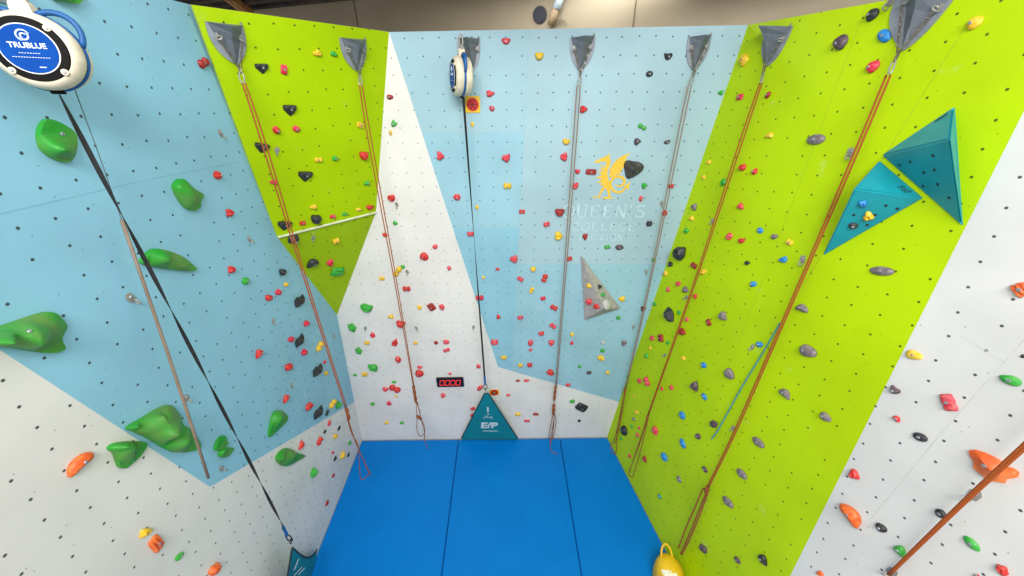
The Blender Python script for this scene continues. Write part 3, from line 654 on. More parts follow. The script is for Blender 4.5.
# small dark maker's lettering on the light faces (illegible in the photo)
def sticker(par, pl, a, b, hgt):
    p, q = hit(z8(*a), pl, .003), hit(z8(*b), pl, .003); u = (q - p)
    M = frame(p, u, pl[1]); L = u.length; R = random.Random(3); bm = bmesh.new(); x = 0
    while x < L * .95:
        w = L / 8; hh = hgt * R.uniform(.7, 1)
        box(bm, (x + w * .2, 0, 0), (w * .2, hh, .002)); box(bm, (x + w * .5, hh * .4 * R.choice((-1, 0, 1)), 0), (w * .5, hh * .22, .002)); x += w
    o = finish('maker_mark', bm, DARK, par); o.matrix_world = M
sticker(T1v, t1u, (432, 100), (472, 76), .035)
sticker(T2v, t2u, (318, 308), (350, 330), .045)
for cr, x, y, w, h, a, code, pl, nm in (('M6', 151, 248, 40, 32, 20, 'bn', tl, 'lower teal volume'), ('M6', 171, 294, 48, 38, 0, 'yn', tl, 'lower teal volume'), ('M6', 112, 331, 38, 28, 20, 'ki', tl, 'lower teal volume'),
                            ('L4', 262, 22, 20, 18, 0, 'yn', gl, 'grey volume'), ('L4', 308, 26, 20, 18, 0, 'kn', gr_, 'grey volume'), ('L4', 319, 57, 18, 16, 0, 'gh', gr_, 'grey volume'), ('L4', 263, 86, 26, 26, 0, 'pn', gl, 'grey volume'), ('L4', 290, 102, 24, 22, 0, 'rn', gl, 'grey volume'), ('L4', 335, 93, 38, 36, 70, 'wi', gr_, 'grey volume')):
    seed += 1; px = Z(cr, x, y)
    lb = f"{HC[code[0]][0]} {SH[code[1]]} hold fixed to the {nm}" if code != 'ki' else 'black smooth round hold fixed to the lower teal volume'
    if code == 'pn': lb = 'pinkish red knobbly hold fixed to the grey volume, upper of two red ones'
    if code == 'rn': lb = 'red knobbly hold fixed to the grey volume, lower of two red ones'
    hold(px, w / 3.84, h / 3.84, a, code, nm, pl, seed, label=lb)

# ------------------------------------------------------------------ bolt hangers
hb = bmesh.new()
prism(hb, [(-.02, -.03), (.02, -.03), (.024, .01), (.012, .032), (-.012, .032), (-.024, .01)], .0, .004)
torus(hb, (0, -.034, .018), (1, 0, .2), .02, .0045, n=14, m=6)
hm = bpy.data.meshes.new('hanger'); bmesh.ops.recalc_face_normals(hb, faces=hb.faces); hb.to_mesh(hm); hb.free(); hm.materials.append(STEEL)
def hanger(cr, x, y, pn, sc_=1.):
    px = Z(cr, x, y); pl = PL[pn]; o = bpy.data.objects.new('bolt_hanger', hm); COL.objects.link(o)
    o.matrix_world = pframe(pl, hit(px, pl, .001)) @ Matrix.Rotation(random.Random(x).uniform(-.5, .5), 4, 'Z') @ Matrix.Diagonal((sc_, sc_, sc_, 1))
    b = bpy.data.objects.new('bolt', BOLT); COL.objects.link(b); b.parent = o; b.matrix_local = Matrix.Translation((0, .006, .008))
    o['category'] = 'bolt hanger'; ALL.append(dict(o=o, px=px, panel=panel_of(pn, px), word='steel', fam='steel', shape='', label=None, pl=pl))
for a in (('T2', 116, 512, 'L'), ('M2', 265, 380, 'L'), ('L1', 500, 68, 'L', 1.2), ('L1', 715, 452, 'L'), ('L2', 357, 156, 'L'), ('L2', 427, 403, 'L'), ('L2', 589, 212, 'L'), ('B2', 158, 162, 'L'), ('M2', 372, 38, 'U'), ('M2', 512, 375, 'W'),
          ('M3', 141, 247, 'B'), ('M3', 181, 505, 'B'), ('L2', 712, 184, 'B'), ('L3', 216, 184, 'B'), ('L3', 436, 180, 'B'), ('M4', 544, 242, 'B'), ('M4', 484, 505, 'B'), ('L4', 436, 178, 'B'), ('M4', 740, 310, 'R'), ('L4', 640, 66, 'R'), ('L4', 557, 288, 'R'),
          ('M5', 655, 47, 'R', 1.2), ('M5', 472, 458, 'R', 1.2), ('L5', 279, 257, 'R'), ('L5', 205, 568, 'R'), ('T5', 735, 3, 'R', 1.2), ('B6', 580, 263, 'R', 1.25), ('B6', 262, 560, 'R', 1.3)):
    hanger(*a)

# ------------------------------------------------------------------ rope anchors
AGREY = mat('anchor_grey', (142, 148, 158), .5, .15, var=(122, 128, 138), scale=10)
CHAIN = mat('chain_steel', (128, 118, 104), .4, .6)
def chain(bm, a, b, ln=.042):
    a, b = V(a), V(b); d = b - a; n = max(2, int(d.length / (ln * .8)))
    ax = d.normalized(); s = ax.orthogonal().normalized(); t = ax.cross(s)
    for i in range(n):
        c = a + d * ((i + .5) / n)
        torus(bm, c, s if i % 2 else t, .009, .0035, (ax, ln * .5 - .009), 12, 5)
def carabiner(bm, top, bot, side):
    top, bot = V(top), V(bot); d = bot - top; ax = d.normalized(); s = V(side).normalized(); L = d.length
    pts = []
    for k in range(18):
        th = 2 * math.pi * k / 18; x = math.cos(th); y = math.sin(th)
        pts.append(top + ax * (L * .5 * (1 - x)) + s * (min(L * .2, .021 - .004 * x) * y))
    tube(bm, pts, .0065, 7, True)
def anchor(label, TL, TR, tip, bulge, pl, carb, hgt=.17, apex=None, no_carb=False):
    tl_, tr_, tp = hit(TL, pl), hit(TR, pl), hit(tip, pl)
    org = (tl_ + tr_) / 2; M = frame(org, tr_ - tl_, pl[1]); Mi = M.inverted()
    L2, R2, T2 = [(Mi @ p).xy for p in (tl_, tr_, tp)]
    root = empty('rope_anchor', M); tag(root, label, 'rope anchor', 'grey rope anchors along the wall tops')
    def bez(a, c, b): return [a * (1 - t) ** 2 + c * 2 * t * (1 - t) + b * t * t for t in [i / 8 for i in range(1, 8)]]
    cl = V((L2.x * (1 + bulge), L2.y + (T2.y - L2.y) * .72)); cr = V((R2.x * (1 + bulge), R2.y + (T2.y - R2.y) * .72))
    out = [L2] + bez(L2, cl, T2) + [T2] + bez(T2, cr, R2) + [R2]
    bm = bmesh.new(); prism(bm, [(p.x, p.y) for p in out], .001, .016); finish('shield_plate', bm, AGREY, root)
    # nose: a keel that stands far out at the top and runs into the plate towards the tip
    bm = bmesh.new(); mid = (L2 + R2) / 2
    ap = V((mid.x, mid.y, hgt)) if apex is None else Mi @ hit(apex, pl, hgt)
    secs = []
    for t, wd, hh in ((0, .94, 1.), (.18, .8, .62), (.4, .58, .36), (.65, .36, .2), (.9, .1, .11)):
        c = mid.lerp(T2, t); wv = (R2 - L2) * .5 * wd; kx = ap.xy.lerp(T2, t)
        secs.append([bm.verts.new((c.x - wv.x, c.y - wv.y, .0155)), bm.verts.new((kx.x, kx.y, .016 + (ap.z - .016) * hh)), bm.verts.new((c.x + wv.x, c.y + wv.y, .0155))])
    for A, B in zip(secs, secs[1:]):
        bm.faces.new((A[0], A[1], B[1], B[0])); bm.faces.new((A[1], A[2], B[2], B[1])); bm.faces.new((A[2], A[0], B[0], B[2]))
    bm.faces.new(secs[0]); bm.faces.new(secs[-1][::-1])
    finish('nose', bm, mat('nose_shade_grey', (104, 110, 120), .55, .1), root)  # darker than the plate: shade of the overhang put into the nose colour
    w = (R2 - L2); ht = (T2 - mid)
    cpt = Mi @ hit(carb, pl, .12) if not no_carb else None
    tpp = V((T2.x, T2.y, .035)) + V((ht.x, ht.y, 0)) * .06
    for s in (-1, 1):
        e = mid + w * .3 * s + ht * .34; zt_ = .03
        bm = bmesh.new(); torus(bm, (e.x, e.y, .045), (s * .6, 1, .3), .024, .006); box(bm, (e.x, e.y + .02, .022), (.03, .03, .014)); finish('ring', bm, STEEL, root)
        if not no_carb:
            bm = bmesh.new(); chain(bm, (e.x, e.y - .02, .05), tpp + V((s * .01, .01, .02))); finish('chain', bm, CHAIN, root)
    bm = bmesh.new(); q = mid + w * .44; tube(bm, [(q.x, q.y + .002, .026), (q.x, q.y + .022, .03)], .01, 8); finish('fixing_bolt', bm, STEEL, root)
    if not no_carb:
        bm = bmesh.new(); mid_ = (tpp + V((0, .015, .02))).lerp(cpt, .42); carabiner(bm, tpp + V((0, .02, .02)), mid_, (.3, 0, 1)); finish('quick_link', bm, CHAIN, root)
        bm = bmesh.new(); carabiner(bm, mid_ + (tpp - cpt).normalized() * .012, cpt, (1, 0, .3)); finish('carabiner', bm, STEEL, root)
    return root
anchor('grey rope anchor at the outer top of the corner lime panel', (204.4, 21), (242, 25.3), (236.4, 64.7), .16, UPPER, (243, 83))
anchor('grey rope anchor on the corner lime panel, next to the white strip', (339, 37.3), (365, 39.5), (356.7, 71.3), .12, UPPER, (360.5, 85))
anchor('grey rope anchor behind the belay device on the back wall', (457, 38), (480, 39), (474, 70), .12, BACK, (466, 60), no_carb=True)
anchor('grey rope anchor in the middle of the blue back wall top', (570, 38), (595, 36), (580, 71), .1, BACK, (579, 86))
anchor('grey rope anchor on the back wall next to the lime wall', (688, 37), (711, 35.3), (693, 70.6), .18, BACK, (690, 85))
anchor('grey rope anchor on the lime wall next to the back corner', (769, 27), (793.6, 26.4), (768.6, 66.4), .12, RIGHT, (761, 83), apex=(758, 25.5))
anchor('largest grey rope anchor, cut by the top of the photo on lime', (909, -20), (964, -14), (904, 51), .1, RIGHT, (889, 74), hgt=.2)

# ------------------------------------------------------------------ ropes
def vplane(p): return (p, V((0, 1, 0)))
def rope_mat(name, c, c2):
    m = bpy.data.materials.new(name); m.use_nodes = True; t = NT(m); t.b.inputs['Roughness'].default_value = .8
    tc = t.n('ShaderNodeTexCoord'); wv = t.n('ShaderNodeTexWave'); wv.inputs['Scale'].default_value = 26; wv.bands_direction = 'DIAGONAL'; wv.inputs['Distortion'].default_value = 1.5
    t.l(tc.outputs['Object'], wv.inputs['Vector']); t.l(t.mix(wv.outputs['Fac'], rgb(c), rgb(c2)), t.b.inputs['Base Color']); return m
RO = rope_mat('rope_orange', (172, 86, 22), (138, 70, 24)); RG_ = rope_mat('rope_tan', (160, 128, 108), (116, 88, 76)); RB = rope_mat('rope_rust', (168, 80, 14), (144, 64, 14)); RD = rope_mat('rope_tail', (160, 84, 30), (120, 66, 34))
def smooth_path(pts, n=5):
    out = []; P = [pts[0]] + list(pts) + [pts[-1]]
    for i in range(1, len(P) - 2):
        a, b, c, d = P[i - 1], P[i], P[i + 1], P[i + 2]
        for k in range(n):
            t = k / n; out.append(.5 * ((2 * b) + (c - a) * t + (2 * a - 5 * b + 4 * c - d) * t * t + (3 * b - a - 3 * c + d) * t ** 3))
    out.append(pts[-1]); return out
def rope(label, m, strands, knots, tails, mapper, r=.0075, rt=.007):
    root = empty('climbing_rope', mapper(strands[0][0])); tag(root, label, 'rope', 'ropes hanging from the wall tops')
    iv = root.matrix_world.inverted()
    def one(name, px, rad, mm):
        bm = bmesh.new(); pts = [iv @ mapper(p) for p in px]
        tube(bm, smooth_path(pts, 6), rad, 8); return finish(name, bm, mm, root, smooth=True)
    for s in strands: one('strand', s, r, m)
    for kn in knots:
        bm = bmesh.new(); a, b = iv @ mapper(kn[0]), iv @ mapper(kn[1]); R = kn[2] if len(kn) > 2 else .022; pts = []
        d = (b - a); ax = d.normalized(); s = ax.orthogonal().normalized(); t = ax.cross(s); turns = max(3, int(d.length / .022))
        for k in range(turns * 8 + 1):
            th = k * math.pi / 4; pts.append(a + d * (k / (turns * 8)) + (s * math.cos(th) + t * math.sin(th)) * R * (.75 + .25 * math.sin(k * 1.7)))
        tube(bm, pts, .008, 6); tube(bm, [a - ax * .01, b + ax * .01], R * .8, 8); finish('knot', bm, RD, root, smooth=True)
    for s in tails: one('tail', s, rt, RD)
    return root
def plumb(pl, off, px0):
    p0 = hit(px0, pl, off); vp = vplane(p0)
    def f(px):
        p = hit(px, vp)
        if p.z < .016: p = hit(px, FLOOR, .016)
        return p
    return f
rope('orange looped rope hanging from the outer anchor of the corner panel', RO,
     [[(242.2, 83), (262.6, 146), (305, 282), (346, 410)], [(245.2, 83), (266.4, 146), (308, 284), (347.5, 410)]],
     [((346.5, 409), (349, 419), .022)],
     [[(348, 418), (356, 443), (371, 476)], [(347.5, 418), (355, 440), (369, 473)], [(347, 418), (352, 434), (358, 446), (359.5, 468), (361, 479), (366, 477), (370, 472)]], plumb(UPPER, .12, (243, 83)))
rope('orange looped rope hanging beside the white strip, tail on the mat', RO,
     [[(359.4, 85), (368.2, 140), (395.2, 285), (413.5, 387)], [(362.2, 85), (371.4, 140), (397.2, 285), (414.2, 387)]],
     [((413.5, 386), (416, 402), .024), ((417, 416), (421, 419), .026)],
     [[(416, 401), (417, 418), (417, 430), (420, 436), (424, 434), (424.5, 427), (421, 418), (417.5, 402)], [(416.5, 402), (419.5, 410), (420.5, 417), (424, 430), (425, 441), (427.5, 449)]], plumb(UPPER, .12, (360.5, 85)))
rope('tan looped rope hanging down the middle of the blue back wall', RG_,
     [[(577, 86), (572.8, 146), (563.4, 282), (555.4, 388)], [(580.2, 86), (576, 146), (565.2, 282), (556.4, 388)]],
     [((555.6, 387), (554.2, 400), .022), ((554, 405), (553.4, 414), .03)],
     [[(554, 398), (553.8, 408), (551, 424), (549, 436), (550.5, 438), (553, 425), (554.5, 414)], [(554, 412), (556, 422), (553, 438), (550.5, 440), (550, 444), (551.5, 451), (557, 454)], [(554.5, 412), (553.4, 427), (552, 438), (550, 444)]], plumb(BACK, .12, (579, 86)))
rope('tan looped rope hanging along the edge of the lime wall', RG_,
     [[(688.4, 85), (675.6, 146), (648.2, 287), (625.2, 388)], [(691.4, 85), (678.8, 146), (649.6, 287), (626.2, 388)]],
     [((625.4, 388), (624.4, 392), .02)],
     [[(625, 390), (621, 410), (617, 430), (614, 440), (610.5, 447), (612, 452), (614.5, 454), (616.5, 449), (617.5, 430), (621.5, 412), (625.8, 391)], [(625.5, 391), (619.6, 425), (615, 444)]], lambda px, f_=plumb(BACK, .12, (690, 85)): min((f_(px), hit(px, RIGHT, .03), hit(px, FLOOR, .016)), key=lambda p: (p - C).length))
def onwall(px): return hit(px, RIGHT, .085)
rope('rust looped rope on the lime wall from the corner-side anchor', RB,
     [[(759.8, 83), (738.2, 146), (692, 288), (647, 417)], [(762, 83), (741, 146), (693.6, 288), (648, 417)]],
     [((647.8, 416), (646.6, 421), .02)],
     [[(647, 418), (640, 440), (630, 470), (629, 475), (632.5, 477), (634, 473), (642, 445), (648, 419)], [(647.5, 419), (641, 440), (632, 464), (628.8, 472)]], onwall)
rope('rust looped rope on the lime wall ending above the yellow bag', RB,
     [[(886.4, 75), (857, 146), (797, 287), (735.6, 428), (706.6, 488)], [(890.6, 75), (860.6, 146), (799.6, 287), (737.8, 428), (708.4, 488)]],
     [((707.4, 487), (705.8, 492), .024)],
     [[(706, 489), (702.5, 490), (696, 505), (686, 528), (678.5, 548)], [(707.5, 490), (700, 508), (690, 533), (680.5, 554)], [(708.8, 490), (702, 509), (692, 534), (682, 555)]], onwall, r=.0078, rt=.0095)
def offwall(px):
    if len(px) == 3: return px
    return hit(px, RIGHT, .14 * max(0, min(1, (577 - px[1]) / 100)) + .03)
_a, _b = offwall((1060, 418)), offwall((960, 507)); _d = (_a - _b).normalized(); _up = _a + _d * ((6.85 - _a.z) / _d.z)
_up -= RIGHT[1] * ((_up - RIGHT[0]).dot(RIGHT[1]) - .17)
rope('thick rust rope slanting across the white right wall', RB, [[_up + V((0, 0, .02)), (1060, 418), (1024, 449), (960, 507), (889, 575)], [_up, (1057, 415.5), (1021.5, 447), (958.5, 506), (888.4, 574.5)]], [], [], offwall, r=.011)
# thin teal sling on the lime wall
bm = bmesh.new(); p = [hit(q, RIGHT, .03) for q in ((780, 323), (765, 349), (742, 387), (718, 430), (711.5, 439))]
tube(bm, smooth_path(p, 4), .0085, 6)
tag(finish('sling', bm, mat('sling_teal', (70, 142, 150), .8)), 'thin teal sling lying beside the rust rope on the lime wall', 'sling')
# hanging pole with its cord
root = empty('hanging_pole', hit((121.6, 220), LEFT, .24)); tag(root, 'thin brown pole hung by a cord below the large belay device', 'pole'); iv = root.matrix_world.inverted()
lp = lambda px, o: iv @ hit(px, LEFT, o)
bm = bmesh.new(); tube(bm, [lp((121.6, 220), .12), lp((146, 290), .14), lp((169, 357), .2), lp((193, 430), .31), lp((208.4, 478), .33)], .0105, 8); finish('shaft', bm, mat('pole_brown', (132, 112, 96), .5), root, smooth=True)
bm = bmesh.new(); tube(bm, [lp((75, 90), .08), lp((98, 152), .1), lp((121.6, 220), .12)], .0028, 6); finish('cord', bm, mat('cord_grey', (86, 104, 112), .8), root)

# ------------------------------------------------------------------ auto belay devices
CREAM = mat('casing_cream', (218, 206, 184), .45); BLUEB = mat('band_blue', (12, 86, 150), .5); BLK = mat('bezel_black', (20, 18, 17), .6); LBL = mat('label_blue', (0, 64, 146), .6, var=(0, 72, 156)); WHT = mat('label_white', (228, 232, 238), .5); WEB = mat('webbing_black', (24, 25, 27), .8)
for m_ in (LBL, BLK): m_.node_tree.nodes['Principled BSDF'].inputs['Specular IOR Level'].default_value = .1
def belay_device(label, c, axis, R, lettered, roll=0.):
    """round casing: axis points out of the labelled face, local y is up"""
    up = V((0, 0, 1)); M = frame(c, up.cross(axis), axis) @ Matrix.Rotation(roll, 4, 'Z')
    root = empty('belay_device', M); tag(root, label, 'belay device', 'auto belay devices hung at the wall tops')
    s = R / .21
    def L(name, prof, m, n=48):
        bm = bmesh.new(); lathe(bm, [(r * s, z * s) for r, z in prof], None, n); return finish(name, bm, m, root, smooth=False)
    f = L('front_casing', [(0, .012), (.205, .012), (.212, .03), (.208, .07), (.19, .095), (.178, .1), (.0, .1)], CREAM)
    for p in f.data.polygons: p.use_smooth = True
    f.data.set_sharp_from_angle(angle=math.radians(35))
    r_ = L('rear_casing', [(0, -.1), (.17, -.1), (.195, -.085), (.21, -.04), (.205, -.012), (0, -.012)], CREAM)
    for p in r_.data.polygons: p.use_smooth = True
    r_.data.set_sharp_from_angle(angle=math.radians(35))
    L('band', [(0, -.0115), (.213, -.0115), (.218, 0), (.213, .0115), (0, .0115)], BLUEB)
    L('bezel', [(0, .1005), (.172, .1005), (.168, .108), (.13, .11), (0, .11)], BLK)
    L('label_rim', [(0, .1105), (.133, .1105), (.133, .113), (0, .113)], WHT)
    lb = L('label_plate', [(0, .1135), (.127, .1135), (.127, .115), (0, .115)], LBL)
    for k in range(4):
        a = math.radians(45 + 90 * k); bm = bmesh.new()
        T = Matrix.Translation((math.cos(a) * .165 * s, math.sin(a) * .165 * s, .1 * s))
        lathe(bm, [(0, 0), (.02 * s, 0), (.018 * s, .012 * s), (0, .012 * s)], T, 14); lug = finish('bolt_lug', bm, CREAM, root)
        bm = bmesh.new(); lathe(bm, [(0, .012 * s), (.009 * s, .012 * s), (.009 * s, .018 * s), (0, .018 * s)], T, 6); finish('bolt', bm, BOLTM, lug)
    # lifting neck, blue side handle, carabiner
    bm = bmesh.new()
    pts = [(-.05, .17), (-.045, .25), (-.03, .275), (.03, .275), (.045, .25), (.05, .17)]
    prism(bm, [(x * s, y * s) for x, y in pts], -.035 * s, .035 * s); finish('neck', bm, CREAM, root)
    bm = bmesh.new(); tube(bm, [V((math.cos(math.radians(a)) * (.206 + .068 * max(0, math.sin(math.radians((a - 12) / 66 * 180)))) * s, math.sin(math.radians(a)) * (.206 + .068 * max(0, math.sin(math.radians((a - 12) / 66 * 180)))) * s, 0)) for a in range(12, 79, 6)], .017 * s, 8); finish('handle', bm, BLUEB, root, smooth=True)
    bm = bmesh.new(); tube(bm, [V((math.cos(math.radians(180 - a)) * (.206 + .068 * max(0, math.sin(math.radians((a - 12) / 66 * 180)))) * s, math.sin(math.radians(180 - a)) * (.206 + .068 * max(0, math.sin(math.radians((a - 12) / 66 * 180)))) * s, 0)) for a in range(12, 79, 6)], .017 * s, 8); finish('handle', bm, BLUEB, root, smooth=True)
    bm = bmesh.new(); torus(bm, (0, .285 * s, 0), (0, 0, 1), .03 * s, .009 * s); torus(bm, (0, .355 * s, 0), (1, 0, 0), .022 * s, .008 * s, ((0, 1, 0), .035 * s)); finish('carabiner', bm, STEEL, root, smooth=True)
    bm = bmesh.new(); prism(bm, [(-.035 * s, -.2 * s), (.035 * s, -.2 * s), (.03 * s, -.228 * s), (-.03 * s, -.228 * s)], -.016 * s, .016 * s); finish('nozzle', bm, BLK, root)
    # printing on the label
    bm = bmesh.new(); z = .1152 * s
    text_mesh(bm, 'TRUBLUE', .04 * s, Matrix.Translation((0, .017 * s, z)), .0004, 0, .0006)
    for k, (w, yy) in enumerate(((.1, -.022), (.17, -.044), (.05, -.075))): 
        if k < 2:
            for j in range(int(w / .012)): box(bm, ((-w / 2 + j * .012 + .004) * s, yy * s, z), (.008 * s, .003 * s, .0006))
        else: box(bm, (0.03 * s, (yy - .02) * s, z), (.03 * s, .005 * s, .0006))
    finish('lettering', bm, WHT, lb); bm = bmesh.new()
    for r0, a0, a1 in ((.03, 20, 250), (.021, 200, 420), (.012, 20, 250)):
        tube(bm, [V((math.cos(math.radians(a)) * r0 * s, (.068 + math.sin(math.radians(a)) * r0) * s, z)) for a in range(a0, a1, 15)], [.0012 + .003 * s * math.sin(math.pi * i / max(1, len(range(a0, a1, 15)) - 1)) for i in range(len(range(a0, a1, 15)))], 6)
    finish('logo', bm, WHT, lb)
    return root, M
def ribbon(bm, pts, widths, dirs, th=.002):
    prev = None
    for p, w, d in zip(pts, widths, dirs):
        t = (pts[-1] - pts[0]).normalized(); d = (d - t * d.dot(t)).normalized(); nn = t.cross(d)
        q = [bm.verts.new(p + d * w / 2 * a + nn * th * b) for a, b in ((-1, -1), (1, -1), (1, 1), (-1, 1))]
        if prev:
            for i in range(4): bm.faces.new((prev[i], prev[(i + 1) % 4], q[(i + 1) % 4], q[i]))
        else: bm.faces.new(q[::-1])
        prev = q
    bm.faces.new(prev)
def strap(label, a, b, w, twists, ph):
    """flat webbing from a to b, with slow twists; ends in a carabiner"""
    root = empty('belay_strap', a); tag(root, label, 'strap', 'black auto belay straps')
    n = 60; d = b - a; t = d.normalized(); s = V((1, 0, 0)); s = (s - t * s.dot(t)).normalized(); r = t.cross(s)
    pts = [d * (i / n) for i in range(n + 1)]; dirs = []
    for i in range(n + 1):
        th = ph + twists * math.pi * i / n; dirs.append(s * math.cos(th) + r * math.sin(th))
    bm = bmesh.new(); ribbon(bm, pts, [w] * (n + 1), dirs); finish('webbing', bm, WEB, root)
    bm = bmesh.new(); ribbon(bm, [d * .955 + r * .004, d * 1.0 + r * .004], [w * 1.15] * 2, [dirs[-1]] * 2, .006); finish('end_sleeve', bm, BLUEB, root)
    bm = bmesh.new(); torus(bm, d + t * .05, r, .03, .007, (t, .03)); torus(bm, d + t * .125, s, .018, .006, (t, .012)); finish('carabiner', bm, mat('dark_steel', (60, 60, 64), .4, .7), root, smooth=True)
    return root
ax1 = V((.403, -.905, .139)).normalized(); c1 = hit((29, 49), LEFT, .25) - ax1 * .092
D1, M1 = belay_device('large white and blue belay device at the top of the left wall', c1, ax1, .172, True, math.radians(-2))
# bracket carrying it, just above the photo
top1 = M1 @ V((0, .36, 0)); root = empty('belay_bracket', top1); tag(root, 'grey wall bracket carrying the large belay device on the left wall', 'bracket'); iv = root.matrix_world.inverted()
pw = top1 - LEFT[1] * ((top1 - LEFT[0]).dot(LEFT[1]) - .001)
bm = bmesh.new(); tube(bm, [iv @ top1 + V((0, 0, .015)) + LEFT[1] * .05, iv @ (pw + V((0, 0, .015)) + LEFT[1] * .012)], .02, 8); finish('arm', bm, AGREY, root)
bm = bmesh.new(); prism(bm, [(-.1, -.14), (.1, -.14), (.1, .08), (-.1, .08)], .0, .012); o = finish('wall_plate', bm, AGREY, root); o.matrix_world = pframe(LEFT, pw)
s1 = hit((62.5, 89), vplane(c1)); s1e = hit((286, 539.5), vplane(c1))
s1 = M1 @ V((0, -.19, 0)); s1e = V((s1e.x, c1.y + .04, s1e.z))
strap('black strap running down the left wall from the large belay device', s1, s1e, .025, 6.4, .86)
c2 = hit((461.5, 76.5), BACK, .25); ax2 = (V((-1, -.36, .05))).normalized()
D2, M2_ = belay_device('small side-on white belay device hanging on the blue back wall', c2, ax2, .205, True)
s2 = hit((463.4, 98), vplane(c2)); s2e = hit((485.2, 384.6), vplane(c2)); s2e = V((s2e.x, s2e.y, s2e.z))
strap('black strap running down the back wall to the teal triangle', V((s2.x, c2.y, s2.z)), s2e, .03, 1.0, .2)

# ------------------------------------------------------------------ belay gates (teal fabric triangles)
GATE = mat('gate_teal', (2, 122, 134), .6, var=(4, 134, 144), scale=3); GB = mat('gate_border', (28, 40, 44), .7); GW = mat('gate_print', (206, 222, 222), .6)
apx = hit((489.5, 393), vplane(V((0, s2e.y + .0, 0)))); bl = hit((462, 437.5), FLOOR, .0); br = hit((517.5, 437.5), FLOOR, .0)
bl.y -= .06; br.y -= .06; apx.y = min(apx.y, 5.0)
cx_ = (bl + br) / 2
root = empty('belay_gate', cx_); tag(root, 'teal fabric belay triangle standing against the white back wall', 'belay gate', 'teal belay gates below the straps'); 
u = (br - bl).normalized(); vv = (apx - cx_); w2 = (br - bl).length / 2; hh = vv.length; GM_ = frame(V((0, 0, 0.014)), u, u.cross(vv))
bm = bmesh.new()
tri = [(-w2, 0.05), (-w2 * .94, 0), (w2 * .94, 0), (w2, .05), (.03, hh - .02), (-.03, hh - .02)]
prism(bm, tri, -.006, .006); finish('fabric', bm, GATE, root, GM_)
bm = bmesh.new(); tube(bm, [V((x, y, 0)) for x, y in tri], .011, 6, True); finish('border', bm, GB, root, GM_)
bm = bmesh.new(); ringp = V((0, hh + .01, 0)); torus(bm, ringp, (0, 0, 1), .022, .006); finish('ring', bm, STEEL, root, GM_)
bm = bmesh.new(); k = hh / 48
def gbx(x, y): return ((x - 358) / 6.4 * 1.0, (500 - y) / 6.4)
S = 2 * w2 / 55.0
T = lambda x, y: V(((x - 362) / 6.4 * S, (500 - y) / 6.4 * hh / 46.5, .0075))
text_mesh(bm, 'E/P', .26, Matrix.Translation(T(363, 402)), .0006, .1, .012)
for y0_, a, b in ((438, 325, 420),):
    for j in range(9): box(bm, T(a + j * (b - a) / 9 + 4, y0_), ((b - a) / 9 / 6.4 * S * .75, .03, .0012))
box(bm, T(364, 300), (.035, .16, .0012)); box(bm, T(364, 328), (.03, .03, .0012))
for a, b, y in ((336, 396, 352), (344, 366, 342), (372, 392, 345)):
    for j in range(5): box(bm, T(a + j * (b - a) / 5, y - 4 * math.sin(j)), ((b - a) / 5 / 6.4 * S * .7, .02, .0012))
finish('logo_lettering', bm, GW, root, GM_)
# second gate slumped under the long strap at the left wall
root = empty('belay_gate', hit((300, 600), FLOOR)); tag(root, 'slumped teal fabric belay triangle at the foot of the long strap', 'belay gate', 'teal belay gates below the straps'); iv = root.matrix_world.inverted()
ax_ = hit((289.5, 547.5), vplane(s1e))
e0 = hit((315, 550), LEFT, .035); e1_ = V((Lx(1.5) + .05, 1.5, .02)); wl = LEFT[1]
rowsF = []
NA, NB = 14, 14
for i in range(NA + 1):
    t = i / NA; base = e0.lerp(e1_, t); row = []
    for j in range(NB + 1):
        sgm = j / NB; p = base.lerp(ax_, sgm)
        sag = -.13 * math.sin(math.pi * sgm) * max(0, 1 - t * 2.2) ; 
        p = p + V((0, sag * .35, sag)) + wl * (.05 * math.sin(9 * t) * (1 - sgm) + .03)
        xin = Lp(p.y, max(p.z, .015)).x + .02
        p.x = max(p.x, xin); p.z = max(p.z, .03)
        row.append(p)
    rowsF.append(row)
bm = bmesh.new(); vs = [[bm.verts.new(iv @ p) for p in r] for r in rowsF]
for i in range(NA):
    for j in range(NB): bm.faces.new((vs[i][j], vs[i + 1][j], vs[i + 1][j + 1], vs[i][j + 1]))
bmesh.ops.remove_doubles(bm, verts=bm.verts, dist=.0005)
fab = finish('fabric', bm, GATE, root, smooth=True)
so = fab.modifiers.new('thickness', 'SOLIDIFY'); so.thickness = .008; so.offset = -1
bm = bmesh.new(); tube(bm, [iv @ (p + V((0, 0, .004))) for p in rowsF[0]], .011, 6); tube(bm, [iv @ (p + V((0, 0, .004))) for p in rowsF[-1]], .011, 6); finish('border', bm, GB, root)
bm = bmesh.new(); torus(bm, iv @ (rowsF[0][-1] + V((-.015, -.01, .03))), (0, 1, 0), .024, .007); finish('ring', bm, STEEL, root)
bm = bmesh.new()
def fpos(t, s_):
    i = min(NA - 1, int(t * NA)); j = min(NB - 1, int(s_ * NB)); return rowsF[i][j]
for t, s_, w, h in ((.42, .78, .03, .16), (.42, .6, .12, .03), (.5, .62, .06, .03), (.35, .5, .1, .03)):
    p = fpos(t, s_); i, j = min(NA - 1, int(t * NA)), min(NB - 1, int(s_ * NB))
    a, b = rowsF[i + 1][j] - p, rowsF[i][j + 1] - p; n_ = b.cross(a).normalized()
    if n_.dot(C - p) < 0: n_ = -n_
    Mx = iv @ frame(p + n_ * .014, a, n_)
    g_ = bmesh.ops.create_cube(bm, size=1); bmesh.ops.transform(bm, matrix=Mx @ Matrix.Diagonal((w, h, .002, 1)), verts=g_['verts'])
finish('logo_lettering', bm, GW, root)

